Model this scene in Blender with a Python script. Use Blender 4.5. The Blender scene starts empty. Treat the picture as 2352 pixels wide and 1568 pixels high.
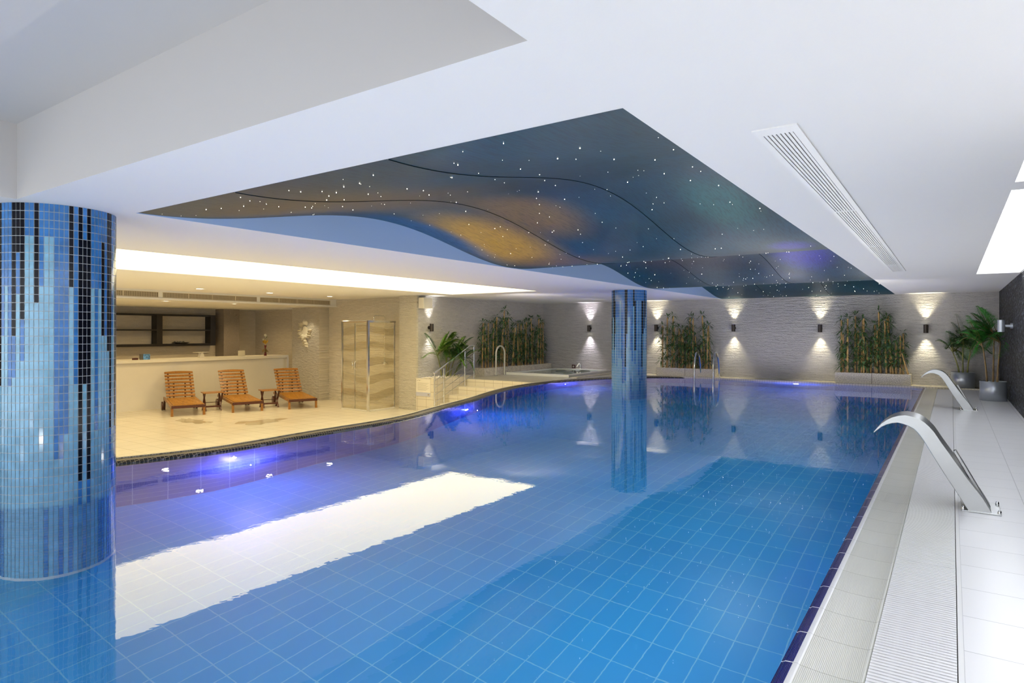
import bpy, math, random
from mathutils import Vector, Matrix
PI = math.pi
R = math.radians
SC = bpy.context.scene
COL = SC.collection
rnd = random.Random(7)

# ------------------------------------------------------------------ camera
cam_d = bpy.data.cameras.new('camera'); cam = bpy.data.objects.new('camera', cam_d); COL.objects.link(cam)
cam_d.sensor_width = 36; cam_d.lens = 1459.2 / 2352 * 36; cam_d.shift_y = -22 / 2352
cam_d.clip_start = .05; cam_d.clip_end = 200
yaw, roll = .6054, .0019
r0 = Vector((math.cos(yaw), math.sin(yaw), 0)); f0 = Vector((-math.sin(yaw), math.cos(yaw), 0)); u0 = Vector((0, 0, 1))
r1 = r0 * math.cos(roll) + u0 * math.sin(roll); u1 = u0 * math.cos(roll) - r0 * math.sin(roll)
M = Matrix.Identity(4)
for i in range(3):
    M[i][0] = r1[i]; M[i][1] = u1[i]; M[i][2] = -f0[i]
M[2][3] = 1.07
cam.matrix_world = M
SC.camera = cam

# ------------------------------------------------------------------ mesh helpers
class MB:
    def __init__(s): s.v = []; s.f = []; s.m = []; s.sm = []
    def add(s, vs, fs, mi=0, smooth=False):
        b = len(s.v); s.v += [tuple(v) for v in vs]
        for f in fs: s.f.append(tuple(b + i for i in f)); s.m.append(mi); s.sm.append(smooth)
    def box(s, x0, x1, y0, y1, z0, z1, mi=0, T=None):
        vs = [(x, y, z) for z in (z0, z1) for y in (y0, y1) for x in (x0, x1)]
        if T is not None: vs = [T @ Vector(v) for v in vs]
        s.add(vs, [(0, 2, 3, 1), (4, 5, 7, 6), (0, 1, 5, 4), (2, 6, 7, 3), (0, 4, 6, 2), (1, 3, 7, 5)], mi)
        return s
    def bar(s, p, q, w, h, mi=0, up=(0, 0, 1)):
        p = Vector(p); q = Vector(q); d = q - p; L = d.length; d.normalize()
        a = d.cross(Vector(up))
        if a.length < 1e-4: a = d.cross(Vector((0, 1, 0)))
        a.normalize(); b = a.cross(d)
        T = Matrix((a, d, b)).transposed().to_4x4(); T.translation = p
        s.box(-w / 2, w / 2, 0, L, -h / 2, h / 2, mi, T); return s
    def ring(s, x0, x1, y0, y1, t, z0, z1, mi=0):
        if not isinstance(t, (tuple, list)): t = (t, t, t, t)
        s.box(x0, x1, y0, y0 + t[0], z0, z1, mi); s.box(x0, x1, y1 - t[1], y1, z0, z1, mi)
        s.box(x0, x0 + t[2], y0 + t[0], y1 - t[1], z0, z1, mi); s.box(x1 - t[3], x1, y0 + t[0], y1 - t[1], z0, z1, mi); return s
    def quad(s, a, b, c, d, mi=0): s.add([a, b, c, d], [(0, 1, 2, 3)], mi); return s
    def tube(s, pts, rad, n=10, mi=0, smooth=True, caps=True):
        pts = [Vector(p) for p in pts]
        if not isinstance(rad, (list, tuple)): rad = [rad] * len(pts)
        prev = None; vs = []
        for i, p in enumerate(pts):
            t = (pts[min(i + 1, len(pts) - 1)] - pts[max(i - 1, 0)]).normalized()
            if prev is None:
                a = t.cross(Vector((0, 0, 1)))
                if a.length < .05: a = t.cross(Vector((1, 0, 0)))
            else: a = prev - t * prev.dot(t)
            a.normalize(); prev = a; b = t.cross(a)
            for k in range(n):
                an = 2 * PI * k / n; vs.append(p + (a * math.cos(an) + b * math.sin(an)) * rad[i])
        fs = []
        for i in range(len(pts) - 1):
            for k in range(n):
                k2 = (k + 1) % n; fs.append((i * n + k, i * n + k2, (i + 1) * n + k2, (i + 1) * n + k))
        s.add(vs, fs, mi, smooth)
        if caps:
            s.add(vs[:n], [tuple(range(n))[::-1]], mi); s.add(vs[-n:], [tuple(range(n))], mi)
        return s
    def lathe(s, prof, c=(0, 0, 0), n=32, mi=0, smooth=True):
        vs = []; fs = []
        for r, z in prof:
            for k in range(n):
                an = 2 * PI * k / n; vs.append((c[0] + r * math.cos(an), c[1] + r * math.sin(an), c[2] + z))
        for i in range(len(prof) - 1):
            for k in range(n):
                k2 = (k + 1) % n; fs.append((i * n + k, i * n + k2, (i + 1) * n + k2, (i + 1) * n + k))
        s.add(vs, fs, mi, smooth); return s
    def ball(s, c, r, n=10, mi=0, sz=1.0):
        prof = [(max(1e-4, r * math.sin(PI * i / n)), -r * sz * math.cos(PI * i / n)) for i in range(n + 1)]
        return s.lathe(prof, c, n * 2, mi)
    def prism(s, poly, z0, z1, mi=0, T=None, smooth=False):
        n = len(poly); vs = [Vector((x, y, z0)) for x, y in poly] + [Vector((x, y, z1)) for x, y in poly]
        if T is not None: vs = [T @ v for v in vs]
        s.add(vs, [tuple(range(n))[::-1], tuple(range(n, 2 * n))], mi)
        s.add(vs, [(i, (i + 1) % n, n + (i + 1) % n, n + i) for i in range(n)], mi, smooth)
        return s

def obj(name, mb, mats, parent=None, bevel=0, loc=None):
    me = bpy.data.meshes.new(name); me.from_pydata(mb.v, [], mb.f)
    if not isinstance(mats, (list, tuple)): mats = [mats]
    for m in mats: me.materials.append(m)
    me.polygons.foreach_set('material_index', mb.m); me.polygons.foreach_set('use_smooth', mb.sm)
    me.update()
    o = bpy.data.objects.new(name, me); COL.objects.link(o)
    if parent: o.parent = parent
    if loc: o.location = loc
    if bevel:
        b = o.modifiers.new('b', 'BEVEL'); b.width = bevel; b.segments = 2; b.limit_method = 'ANGLE'
    return o
def tag(o, label=None, cat=None, group=None, kind=None):
    if label: o['label'] = label
    if cat: o['category'] = cat
    if group: o['group'] = group
    if kind: o['kind'] = kind
    return o
def empty(name, loc=(0, 0, 0), rz=0, **k):
    o = bpy.data.objects.new(name, None); COL.objects.link(o); o.location = loc; o.rotation_euler = (0, 0, rz)
    return tag(o, **k)
def struct(name, mb, m, parent=None, **k):
    o = obj(name, mb, m, parent, **k)
    if not parent: o['kind'] = 'structure'
    return o
KIDS = {}
def kids(o): return [c for c in bpy.data.objects if c.parent == o]
def dup(root, loc, rz=None, **k):
    r = root.copy(); COL.objects.link(r); r.location = loc
    if rz is not None: r.rotation_euler = (0, 0, rz)
    for a, b in k.items(): r[{'cat': 'category'}.get(a, a)] = b
    for c in kids(root):
        d = c.copy(); COL.objects.link(d); d.parent = r
        for g in kids(c):
            e = g.copy(); COL.objects.link(e); e.parent = d
    return r

# ------------------------------------------------------------------ material helpers
def nt(name):
    m = bpy.data.materials.new(name); m.use_nodes = True; t = m.node_tree
    return m, t, t.nodes['Principled BSDF']
def N(t, ty, **k):
    n = t.nodes.new(ty)
    for a, b in k.items(): setattr(n, a, b)
    return n
def C4(c): return (c[0], c[1], c[2], 1)
def coords(t, axes='XYZ', off=(0, 0, 0), scale=(1, 1, 1)):
    tc = N(t, 'ShaderNodeTexCoord'); sp = N(t, 'ShaderNodeSeparateXYZ'); cb = N(t, 'ShaderNodeCombineXYZ')
    t.links.new(tc.outputs['Object'], sp.inputs[0])
    for i, a in enumerate(axes): t.links.new(sp.outputs[a], cb.inputs[i])
    mp = N(t, 'ShaderNodeMapping'); mp.inputs['Location'].default_value = off; mp.inputs['Scale'].default_value = scale
    t.links.new(cb.outputs[0], mp.inputs[0]); return mp.outputs[0]
def noise(t, vec, scale, detail=3, rough=.5):
    n = N(t, 'ShaderNodeTexNoise'); n.inputs['Scale'].default_value = scale; n.inputs['Detail'].default_value = detail
    n.inputs['Roughness'].default_value = rough
    if vec is not None: t.links.new(vec, n.inputs['Vector'])
    return n.outputs[0]
def ramp(t, fac, stops):
    n = N(t, 'ShaderNodeValToRGB'); e = n.color_ramp.elements
    e[0].position, e[0].color = stops[0][0], C4(stops[0][1]); e[1].position, e[1].color = stops[-1][0], C4(stops[-1][1])
    for p, c in stops[1:-1]: x = e.new(p); x.color = C4(c)
    t.links.new(fac, n.inputs[0]); return n.outputs[0]
def bump(t, p, h, strength=.3, dist=.01):
    b = N(t, 'ShaderNodeBump'); b.inputs['Strength'].default_value = strength; b.inputs['Distance'].default_value = dist
    t.links.new(h, b.inputs['Height']); t.links.new(b.outputs[0], p.inputs['Normal']); return b
def plain(name, c, rough=.5, metal=0, spec=.5, var=0, vscale=8, bmp=0, bscale=60, emit=None, es=0, alpha=None, stretch=(1, 1, 1)):
    m, t, p = nt(name)
    p.inputs['Base Color'].default_value = C4(c); p.inputs['Roughness'].default_value = rough
    p.inputs['Metallic'].default_value = metal; p.inputs['Specular IOR Level'].default_value = spec
    v = coords(t, scale=stretch)
    if var:
        o = ramp(t, noise(t, v, vscale, 4), [(.3, [x * (1 - var) for x in c]), (.7, [min(1, x * (1 + var)) for x in c])])
        t.links.new(o, p.inputs['Base Color'])
    if bmp: bump(t, p, noise(t, v, bscale, 3), bmp)
    if emit: p.inputs['Emission Color'].default_value = C4(emit); p.inputs['Emission Strength'].default_value = es
    return m
def tiles(name, c, grout, w, h, off=(0, 0), axes='XYZ', mortar=.004, rough=.3, var=.04, bs=.3, spec=.5, c2=None, fine=None):
    m, t, p = nt(name)
    v = coords(t, axes, (off[0], off[1], 0))
    b = N(t, 'ShaderNodeTexBrick'); b.offset = 0; b.squash = 1
    b.inputs['Color1'].default_value = C4(c); b.inputs['Color2'].default_value = C4(c2 or [x * (1 - var) for x in c])
    b.inputs['Mortar'].default_value = C4(grout); b.inputs['Scale'].default_value = 1; b.inputs['Mortar Size'].default_value = mortar
    b.inputs['Mortar Smooth'].default_value = .1; b.inputs['Bias'].default_value = 0
    b.inputs['Brick Width'].default_value = w; b.inputs['Row Height'].default_value = h
    t.links.new(v, b.inputs['Vector']); t.links.new(b.outputs['Color'], p.inputs['Base Color'])
    p.inputs['Roughness'].default_value = rough; p.inputs['Specular IOR Level'].default_value = spec
    inv = N(t, 'ShaderNodeMath', operation='SUBTRACT'); inv.inputs[0].default_value = 1
    t.links.new(b.outputs['Fac'], inv.inputs[1]); h_ = inv.outputs[0]
    if fine:   # fine ribs: (axis, pitch)
        sp = N(t, 'ShaderNodeSeparateXYZ'); t.links.new(v, sp.inputs[0])
        mu = N(t, 'ShaderNodeMath', operation='MULTIPLY'); mu.inputs[1].default_value = 2 * PI / fine[1]
        t.links.new(sp.outputs[fine[0]], mu.inputs[0])
        sn = N(t, 'ShaderNodeMath', operation='SINE'); t.links.new(mu.outputs[0], sn.inputs[0])
        ad = N(t, 'ShaderNodeMath', operation='MULTIPLY_ADD'); ad.inputs[1].default_value = .25
        t.links.new(sn.outputs[0], ad.inputs[0]); t.links.new(h_, ad.inputs[2]); h_ = ad.outputs[0]
    bump(t, p, h_, bs, .004)
    return m
def stone(name, c, axes, rough=.75, st=1, dist=.03, zs=26, xs=5, spec=.3, var=.1):
    m, t, p = nt(name)
    v = coords(t, axes, scale=(xs, zs, 1)); v2 = coords(t, axes, scale=(14, 34, 1))
    n1 = noise(t, v, 1, 4, .6); n2 = noise(t, v2, 2.2, 3, .6)
    mx = N(t, 'ShaderNodeMath', operation='MULTIPLY_ADD'); mx.inputs[1].default_value = .45
    t.links.new(n2, mx.inputs[0]); t.links.new(n1, mx.inputs[2])
    bump(t, p, mx.outputs[0], st, dist)
    o = ramp(t, n1, [(.3, [x * (1 - var) for x in c]), (.65, c)]); t.links.new(o, p.inputs['Base Color'])
    p.inputs['Roughness'].default_value = rough; p.inputs['Specular IOR Level'].default_value = spec
    return m
def emis(name, c, s):
    m, t, p = nt(name); p.inputs['Base Color'].default_value = C4(c); p.inputs['Emission Color'].default_value = C4(c); p.inputs['Emission Strength'].default_value = s
    return m

WHITE = plain('white_plaster', (.83, .82, .81), .75, bmp=.03, bscale=90)
WHITE_B = plain('fascia_blue_light_tint', (.40, .56, .86), .7)  # white fascia; the blue light on it is put into this colour
RECESS = plain('recess_shaded_plaster', (.60, .585, .575), .8)  # shade inside the recess is put into this darker plaster
WARMW = plain('warm_plaster', (.80, .78, .72), .7)
STONE_F = stone('rough_stone_far', (.84, .82, .80), 'XZY', zs=26, xs=3.6, dist=.14)
STONE_S = stone('rough_stone_side', (.84, .80, .74), 'YZX', zs=24, xs=6, dist=.12)
STONE_B = stone('rough_stone_brown', (.30, .25, .20), 'YZX', zs=22, xs=22)
def slate():
    m, t, p = nt('dark_slate'); v = coords(t, 'YZX', scale=(.35, 1, 1)); n1 = noise(t, v, 24, 4, .7)
    vo = N(t, 'ShaderNodeTexVoronoi'); vo.inputs['Scale'].default_value = 34; t.links.new(v, vo.inputs['Vector'])
    a = N(t, 'ShaderNodeMath', operation='MULTIPLY_ADD'); a.inputs[1].default_value = .9; t.links.new(vo.outputs['Distance'], a.inputs[0]); t.links.new(n1, a.inputs[2])
    bump(t, p, a.outputs[0], 1, .06); t.links.new(ramp(t, n1, [(.42, (.001, .001, .002)), (.52, (.006, .007, .010)), (.66, (.13, .15, .19))]), p.inputs['Base Color'])
    p.inputs['Roughness'].default_value = .45; p.inputs['Specular IOR Level'].default_value = .2; return m
SLATE = slate()
DECK_R = tiles('pale_deck_tile', (.80, .80, .82), (.50, .50, .52), .334, .3185, (-.034, -2.912), mortar=.0022, rough=.28, var=.03, bs=.15)
DECK_L = tiles('beige_deck_tile', (.80, .74, .60), (.45, .38, .26), .33, .33, (0, 0), mortar=.0035, rough=.22, var=.05, bs=.15)
STEP = tiles('beige_step_tile', (.72, .65, .50), (.42, .34, .22), .245, .16, (0, .03), axes='XZY', mortar=.004, rough=.3)
STEPY = tiles('beige_step_tile_side', (.72, .65, .50), (.42, .34, .22), .245, .16, (0, .03), axes='YZX', mortar=.004, rough=.3)
FLOORT = tiles('pool_floor_tile', (.030, .30, .62), (.17, .48, .68), .123, .2465, (.097, -3.25 + .2465 * 20), mortar=.0035, rough=.4, var=.12, bs=.1, c2=(.036, .33, .65))
WALLTX = tiles('pool_wall_tile', (.05, .24, .66), (.35, .6, .8), .25, .125, (0, 0), axes='XZY', mortar=.004, rough=.35, var=.12)
WALLTY = tiles('pool_wall_tile_side', (.05, .24, .66), (.35, .6, .8), .25, .125, (0, 0), axes='YZX', mortar=.004, rough=.35, var=.12)
COPE_B = tiles('blue_ribbed_coping', (.008, .008, .15), (.80, .80, .86), 4, .2455, (2, -2.4369), mortar=.0035, rough=.18, fine=(0, .0042), bs=.35, spec=.6)
LEDGE = tiles('white_nosing_tile', (.82, .82, .84), (.6, .6, .62), 4, .2455, (2, -2.4369), mortar=.0018, rough=.2)
GUTTER = tiles('ribbed_gutter_tile', (.70, .70, .64), (.48, .48, .42), 4, .2455, (2, -2.4369), mortar=.0022, rough=.2, fine=(0, .005), bs=.3)
DARKMOS = tiles('dark_mosaic', (.012, .011, .010), (.30, .25, .16), .03, .03, (0, 0), mortar=.002, rough=.25)
PALEMOS = tiles('pale_mosaic', (.55, .50, .38), (.25, .22, .16), .02, .02, (0, 0), mortar=.002, rough=.4)
GRATE = plain('white_grate_plastic', (.84, .84, .86), .35)
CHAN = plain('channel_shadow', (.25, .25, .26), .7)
STEEL = plain('brushed_steel', (.50, .51, .51), .30, 1, bmp=.04, bscale=40, stretch=(1, 1, 12))
CHROME = plain('chrome', (.75, .76, .77), .12, 1)
DSTEEL = plain('dark_bronze', (.045, .035, .03), .45, .4)
SATIN = plain('satin_white', (.80, .80, .80), .4)
COUNTER = plain('cream_counter', (.80, .75, .62), .35)
CREAM = plain('cream_front', (.76, .71, .60), .5, var=.03, vscale=2)
BLACKW = plain('black_wood', (.010, .007, .006), .35)
def woodm(name, c):
    m, t, p = nt(name); v = coords(t, scale=(3, 22, 22))
    o = ramp(t, noise(t, v, 2, 5, .6), [(.3, [x * .55 for x in c]), (.5, c), (.75, [min(1, x * 1.35) for x in c])]); t.links.new(o, p.inputs['Base Color'])
    p.inputs['Roughness'].default_value = .32; return m
WOOD = woodm('oiled_teak', (.34, .145, .022)); WOODL = woodm('honey_teak', (.46, .215, .03)); WOODD = woodm('dark_teak', (.085, .024, .012))
GRANITE = None
def granite(name, base, dark):
    m, t, p = nt(name); v = coords(t)
    o = ramp(t, noise(t, v, 90, 2, .7), [(.38, dark), (.52, base), (.62, [x * 1.25 for x in base])]); t.links.new(o, p.inputs['Base Color'])
    p.inputs['Roughness'].default_value = .7; bump(t, p, noise(t, v, 120, 2), .4); return m
GRANITE = granite('pebbledash_granite', (.72, .67, .55), (.30, .26, .20))
TILE_D = plain('mosaic_navy', (.003, .004, .010), .15, spec=.25); TILE_M = plain('mosaic_blue', (.035, .18, .48), .12, var=.25, vscale=14, spec=.7)
TILE_L = plain('mosaic_sky', (.21, .45, .62), .12, var=.15, vscale=14, spec=.7); TILE_P = plain('mosaic_pale', (.42, .62, .66), .12, var=.1, vscale=14, spec=.7)
GROUT = plain('white_grout', (.62, .66, .68), .8)
def leafm(name, c, v=.5):
    m = plain(name, c, .45, var=v, vscale=9); return m
LEAF_B = leafm('bamboo_leaf', (.07, .15, .05)); LEAF_P = leafm('palm_leaf', (.028, .11, .020)); LEAF_Y = leafm('palm_leaf_light', (.10, .22, .02)); LEAF_G = leafm('palm_leaf_fresh', (.05, .26, .035))
def culm(name, c):
    m, t, p = nt(name); v = coords(t, scale=(1, 1, 1)); o = ramp(t, noise(t, v, 7, 4), [(.3, [x * .45 for x in c]), (.55, c), (.8, [c[0] * 1.2, c[1] * 1.25, c[2]])])
    t.links.new(o, p.inputs['Base Color']); p.inputs['Roughness'].default_value = .5; return m
CULM = culm('bamboo_culm', (.56, .35, .125)); STEMG = culm('palm_stem', (.22, .22, .05)); STEMR = culm('palm_stem_red', (.26, .16, .06))
SOIL = plain('bark_soil', (.03, .02, .012), .9, bmp=.5)
LENS_W = emis('warm_lamp_lens', (1, .93, .75), 12)
PANEL_W = emis('warm_light_panel', (1, .86, .52), 3.7)
PANEL_C = emis('cool_light_panel', (.93, .96, 1), 4.2)
STAR = emis('fibre_star', (1, .93, .78), 9.0)
UWLENS = emis('pool_lamp_lens', (.75, .8, 1), 40)

def fade(c, k): return tuple(x * k for x in c)

# ------------------------------------------------------------------ room shell
ZC = 1.847; ZD = .03; ZL = -.6; YW = 15.05; XL = -9.35; XR = .735; YB = -4.0
SX0, SX1, SY0, SY1 = -4.42, -.94, 2.03, YW
RX0, RX1, RY0, RY1 = -4.53, -.932, -2.2, 1.417
WX0, WX1, WY0, WY1 = -8.6, -6.47, 1.2, 10.2
LX0, LX1, LY1 = .255, XR, 10.44
CEX0 = -12.35
m = MB()
xs = sorted({CEX0, XR + .3, SX0, SX1, RX0, RX1, WX0, WX1, LX0, LX1}); ys = sorted({YB, YW + .1, SY0, RY0, RY1, WY0, WY1, LY1, SY1})
def hole(x, y):
    return (SX0 < x < SX1 and SY0 < y < SY1) or (RX0 < x < RX1 and RY0 < y < RY1) or (WX0 < x < WX1 and WY0 < y < WY1) or (LX0 < x < LX1 and y < LY1)
for i in range(len(xs) - 1):
    for j in range(len(ys) - 1):
        if xs[i + 1] - xs[i] < 1e-4 or ys[j + 1] - ys[j] < 1e-4: continue
        if not hole((xs[i] + xs[i + 1]) / 2, (ys[j] + ys[j + 1]) / 2):
            m.quad((xs[i], ys[j], ZC), (xs[i], ys[j + 1], ZC), (xs[i + 1], ys[j + 1], ZC), (xs[i + 1], ys[j], ZC))
struct('ceiling', m, WHITE)
# roof slab above (closes the voids)
struct('ceiling', MB().box(-17.5, 2, YB, YW + .3, 2.75, 2.85), WHITE)
# grey recess
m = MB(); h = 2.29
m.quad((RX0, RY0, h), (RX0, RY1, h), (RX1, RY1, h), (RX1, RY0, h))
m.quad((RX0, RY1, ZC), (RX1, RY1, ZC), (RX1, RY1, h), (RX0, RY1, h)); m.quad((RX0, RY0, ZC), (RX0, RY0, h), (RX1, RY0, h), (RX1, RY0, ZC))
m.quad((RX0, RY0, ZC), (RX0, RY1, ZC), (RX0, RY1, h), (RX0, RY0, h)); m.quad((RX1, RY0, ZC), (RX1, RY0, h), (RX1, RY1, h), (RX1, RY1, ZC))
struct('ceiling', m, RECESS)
# fascia around star opening
h = 2.5; m = MB()
m.quad((SX0, SY0, ZC), (SX0, SY1, ZC), (SX0, SY1, h), (SX0, SY0, h)); m.quad((SX1, SY0, ZC), (SX1, SY0, h), (SX1, SY1, h), (SX1, SY1, ZC))
struct('trim_1', m, WHITE_B)
m = MB().quad((SX0, SY0, ZC), (SX0, SY0, h), (SX1, SY0, h), (SX1, SY0, ZC)); struct('trim_2', m, WHITE)
# warm light box
def lightbox(name, x0, x1, y0, y1, d, mw, mp, label, split=None):
    o = empty(name, ((x0 + x1) / 2, (y0 + y1) / 2, ZC), label=label, cat='ceiling light'); cx, cy = (x0 + x1) / 2, (y0 + y1) / 2
    a, b, c, e = x0 - cx, x1 - cx, y0 - cy, y1 - cy; m = MB(); t = .012
    m.ring(a, b, c, e, t, 0, d)
    if split:
        for s_ in split: m.box(a + t, b - t, s_[0] - cy, s_[1] - cy, .0, d - .021)
    obj('surround', m, mw, o); obj('diffuser', MB().box(a + t, b - t, c + t, e - t, d - .02, d), mp, o)
lightbox('light_panel', WX0, WX1, WY0, WY1, .05, WHITE, PANEL_W, 'long cream glowing ceiling panel above the pool near the bar side')
lightbox('light_panel', LX0, LX1 - .003, YB, LY1, .10, WHITE, PANEL_C, 'bright white ceiling light panel beside the dark stone wall', split=[(4.17, 4.40)])

# walls
struct('wall_far', MB().box(XL - .2, XR + .3, YW, YW + .2, ZL, 2.8), STONE_F)
struct('wall_right', MB().box(XR, XR + .2, 3.0, YW, -.1, ZC), SLATE)
struct('wall_right', MB().box(XR, XR + .2, YB, 3.0, -.1, ZC), WHITE)
struct('wall_left', MB().box(XL - .25, XL, 10.0, YW, ZL, 2.2), STONE_S)
struct('wall_shower_side', MB().box(-9.86, XL - .26, 10.0, 10.45, ZL, 2.2), STONE_S)
PIL = MB().box(-9.86, XL - .002, 9.95, 10.0, ZL, ZC); struct('wall_pillar', PIL, stone('rough_stone_warm', (.88, .81, .66), 'XZY', zs=26, xs=5, dist=.10))
struct('wall_shower', MB().box(-12.62, -9.7, 10.3, 10.5, ZL, 2.2), stone('rough_stone_warm_b', (.82, .75, .61), 'XZY', zs=28, xs=5, dist=.06))
struct('wall_relief', MB().box(-13.65, -12.6, 10.0, 10.5, ZL, 2.0), stone('rough_stone_warm_c', (.88, .81, .68), 'XZY', zs=24, xs=9, dist=.12))
XB = -16.35
struct('wall_bar_back', MB().box(XB - .2, XB, -2, 11, ZL, 2.2), stone('bar_stone', (.60, .53, .42), 'YZX', zs=20, xs=4, dist=.02))
struct('wall_bar_side', MB().box(XB, -13.6, 10.75, 10.95, ZL, 2.0), stone('bar_stone_side', (.60, .53, .42), 'XZY', zs=20, xs=6, dist=.03))
struct('wall_bar_pier', MB().box(XB, XB + .4, 9.55, 10.0, ZL, 1.68), STONE_B)
struct('wall_near', MB().box(-17.4, -9.0, YB - .2, YB, ZL - .1, 2.8), WARMW)
# bar soffit
struct('ceiling', MB().box(XB, CEX0 + .02, YB, 10.75, 1.665, 1.70), WARMW)
fm = MB().box(CEX0 - .04, CEX0, YB, 10.3, 1.665, 1.90); struct('trim_3', fm, WARMW)
# underlying structure of the left deck, platform, right deck
PW = [(-6.05, YB), (-5.95, -2), (-5.85, 0), (-5.72, 1.5), (-5.59, 2.15), (-5.42, 2.75), (-5.335, 3.15), (-5.34, 3.6), (-5.385, 4.1), (-5.40, 4.56), (-5.41, 5.2), (-5.50, 5.8), (-5.69, 6.42), (-5.90, 7.1), (-6.10, 7.79), (-6.36, 8.5), (-6.60, 9.19), (-6.76, 9.8), (-6.86, 10.4), (-6.90, 11.0), (-6.88, 11.7), (-6.72, 12.5), (-6.44, 13.3), (-6.0, 14.0), (-5.5, 14.40), (-5.0, 14.55)]
def smoothpath(P, k=4):
    out = []
    for i in range(len(P) - 1):
        p0 = P[max(i - 1, 0)]; p1 = P[i]; p2 = P[i + 1]; p3 = P[min(i + 2, len(P) - 1)]
        for j in range(k):
            t = j / k
            out.append(tuple(.5 * ((2 * p1[a]) + (-p0[a] + p2[a]) * t + (2 * p0[a] - 5 * p1[a] + 4 * p2[a] - p3[a]) * t * t + (-p0[a] + 3 * p1[a] - 3 * p2[a] + p3[a]) * t ** 3) for a in (0, 1)))
    out.append(P[-1]); return out
PATH = smoothpath(PW); YF = 14.55; XP = -.45; DP = -1.38
def normals(P):
    o = []
    for i in range(len(P)):
        a = P[max(i - 1, 0)]; b = P[min(i + 1, len(P) - 1)]; dx, dy = b[0] - a[0], b[1] - a[1]; L = math.hypot(dx, dy); o.append((-dy / L, dx / L))
    return o
NRM = normals(PATH)       # points to the deck side (left)
def sweep(prof):          # prof: list of (offset outwards, z)
    m = MB(); n = len(prof); vs = []
    for p, q in zip(PATH, NRM):
        for o_, z in prof: vs.append((p[0] + q[0] * o_, p[1] + q[1] * o_, z))
    fs = []
    for i in range(len(PATH) - 1):
        for k in range(n - 1): fs.append((i * n + k, i * n + k + 1, (i + 1) * n + k + 1, (i + 1) * n + k))
    m.add(vs, fs); return m
struct('trim_4', sweep([(0, -.10), (0, .004), (.018, .020), (.115, .024)]), None or DARKMOS)
struct('trim_5', sweep([(.115, .024), (.116, .032), (.150, .032), (.151, .0), (.16, -.62)]), PALEMOS)
pw = sweep([(0, -.10), (0, DP)]); 
PWALLC = tiles('pool_wall_mosaic', (.10, .16, .62), (.30, .42, .75), .25, .125, (0, 0), axes='YZX', mortar=.004, rough=.35, var=.1)
struct('wall_pool_left', pw, PWALLC)
struct('wall_pool_far', MB().box(-7.2, XP + .02, YF, YF + .06, DP, -.004), WALLTX)
struct('wall_pool_right', MB().box(XP, XP + .06, YB, YF, DP, -.004), WALLTY)
struct('floor_pool', MB().quad((-7.6, YB, DP), (XP + .05, YB, DP), (XP + .05, YF + .05, DP), (-7.6, YF + .05, DP)), FLOORT)
# left deck
m = MB(); dk = [(p[0] + q[0] * .15, p[1] + q[1] * .15) for p, q in zip(PATH, NRM)]
dk = [p for p in dk if p[1] < 11.2]
m.add([(-17.4, YB, ZL)] + [(x, y, ZL) for x, y in dk] + [(-6.9, 11.2, ZL), (-17.4, 11.2, ZL)], [tuple(range(len(dk) + 3))])
struct('floor_bar', m, DECK_L)
# platform, planter block and steps
pf = [(p[0] + q[0] * .13, p[1] + q[1] * .13) for p, q in zip(PATH, NRM)]; pf = [p for p in pf if p[1] > 11.0]
PLATT = tiles('platform_tile', (.60, .56, .46), (.36, .32, .24), .33, .33, (0, 0), mortar=.0035, rough=.25, var=.06, bs=.15)
m = MB(); pts = [(XL, 11.0)] + [(-7.02, 11.0)] + pf + [(-5.0, YF + .02), (XR, YF + .02), (XR, YW), (XL, YW)]
m.prism(pts, -.7, ZD); struct('floor_platform', m, PLATT)
struct('trim_6', MB().box(-5.9, XR, YF - .03, YF + .05, -.02, ZD + .004), tiles('cream_coping', (.66, .60, .46), (.42, .36, .26), .05, 4, (0, 2), mortar=.004, rough=.3))
for i, (y0, z) in enumerate([(10.69, -.12), (10.38, -.28), (10.07, -.44)]):
    y1 = 11.0
    struct('floor_step', MB().box(-8.85, -6.93, y0, y1, -.62, z - .0001 * i), STEP)
struct('floor_step_face', MB().box(-8.85, -7.02, 10.985, 10.999, -.6, ZD), STEP)
struct('wall_planter', MB().box(XL, -8.85, 9.95, 11.35, ZL, .085), STEPY)
struct('wall_planter_face', MB().box(XL + .001, -8.851, 9.938, 9.95, ZL, .085), STEP)
# right deck band
struct('trim_7', MB().box(-.452, -.417, YB, YF, -.03, .004), COPE_B)
m = MB(); m.v = []
n = 8; prof = [(-.457, -.05), (-.455, -.008), (-.450, .004), (-.440, .010), (-.417, .012)]
def extr(prof, y0, y1):
    m = MB(); k = len(prof); m.add([(x, y0, z) for x, z in prof] + [(x, y1, z) for x, z in prof], [(i, i + 1, k + i + 1, k + i) for i in range(k - 1)], 0, True); return m
struct('trim_8', extr(prof, YB, YF), COPE_B)
struct('trim_9', extr([(-.417, .012), (-.405, .014), (-.398, .010)], YB, YF), LEDGE)
struct('trim_10', extr([(-.398, .010), (-.34, .004), (-.28, .002), (-.228, .004), (-.2175, .011), (-.217, -.06)], YB, YF), GUTTER)
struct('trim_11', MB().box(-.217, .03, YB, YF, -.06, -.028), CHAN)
struct('trim_12', MB().box(.019, .0345, YB, YF, -.05, .0145), SATIN)
struct('floor', MB().box(.0345, XR, YB, YW, -.1, .014), DECK_R)

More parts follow.
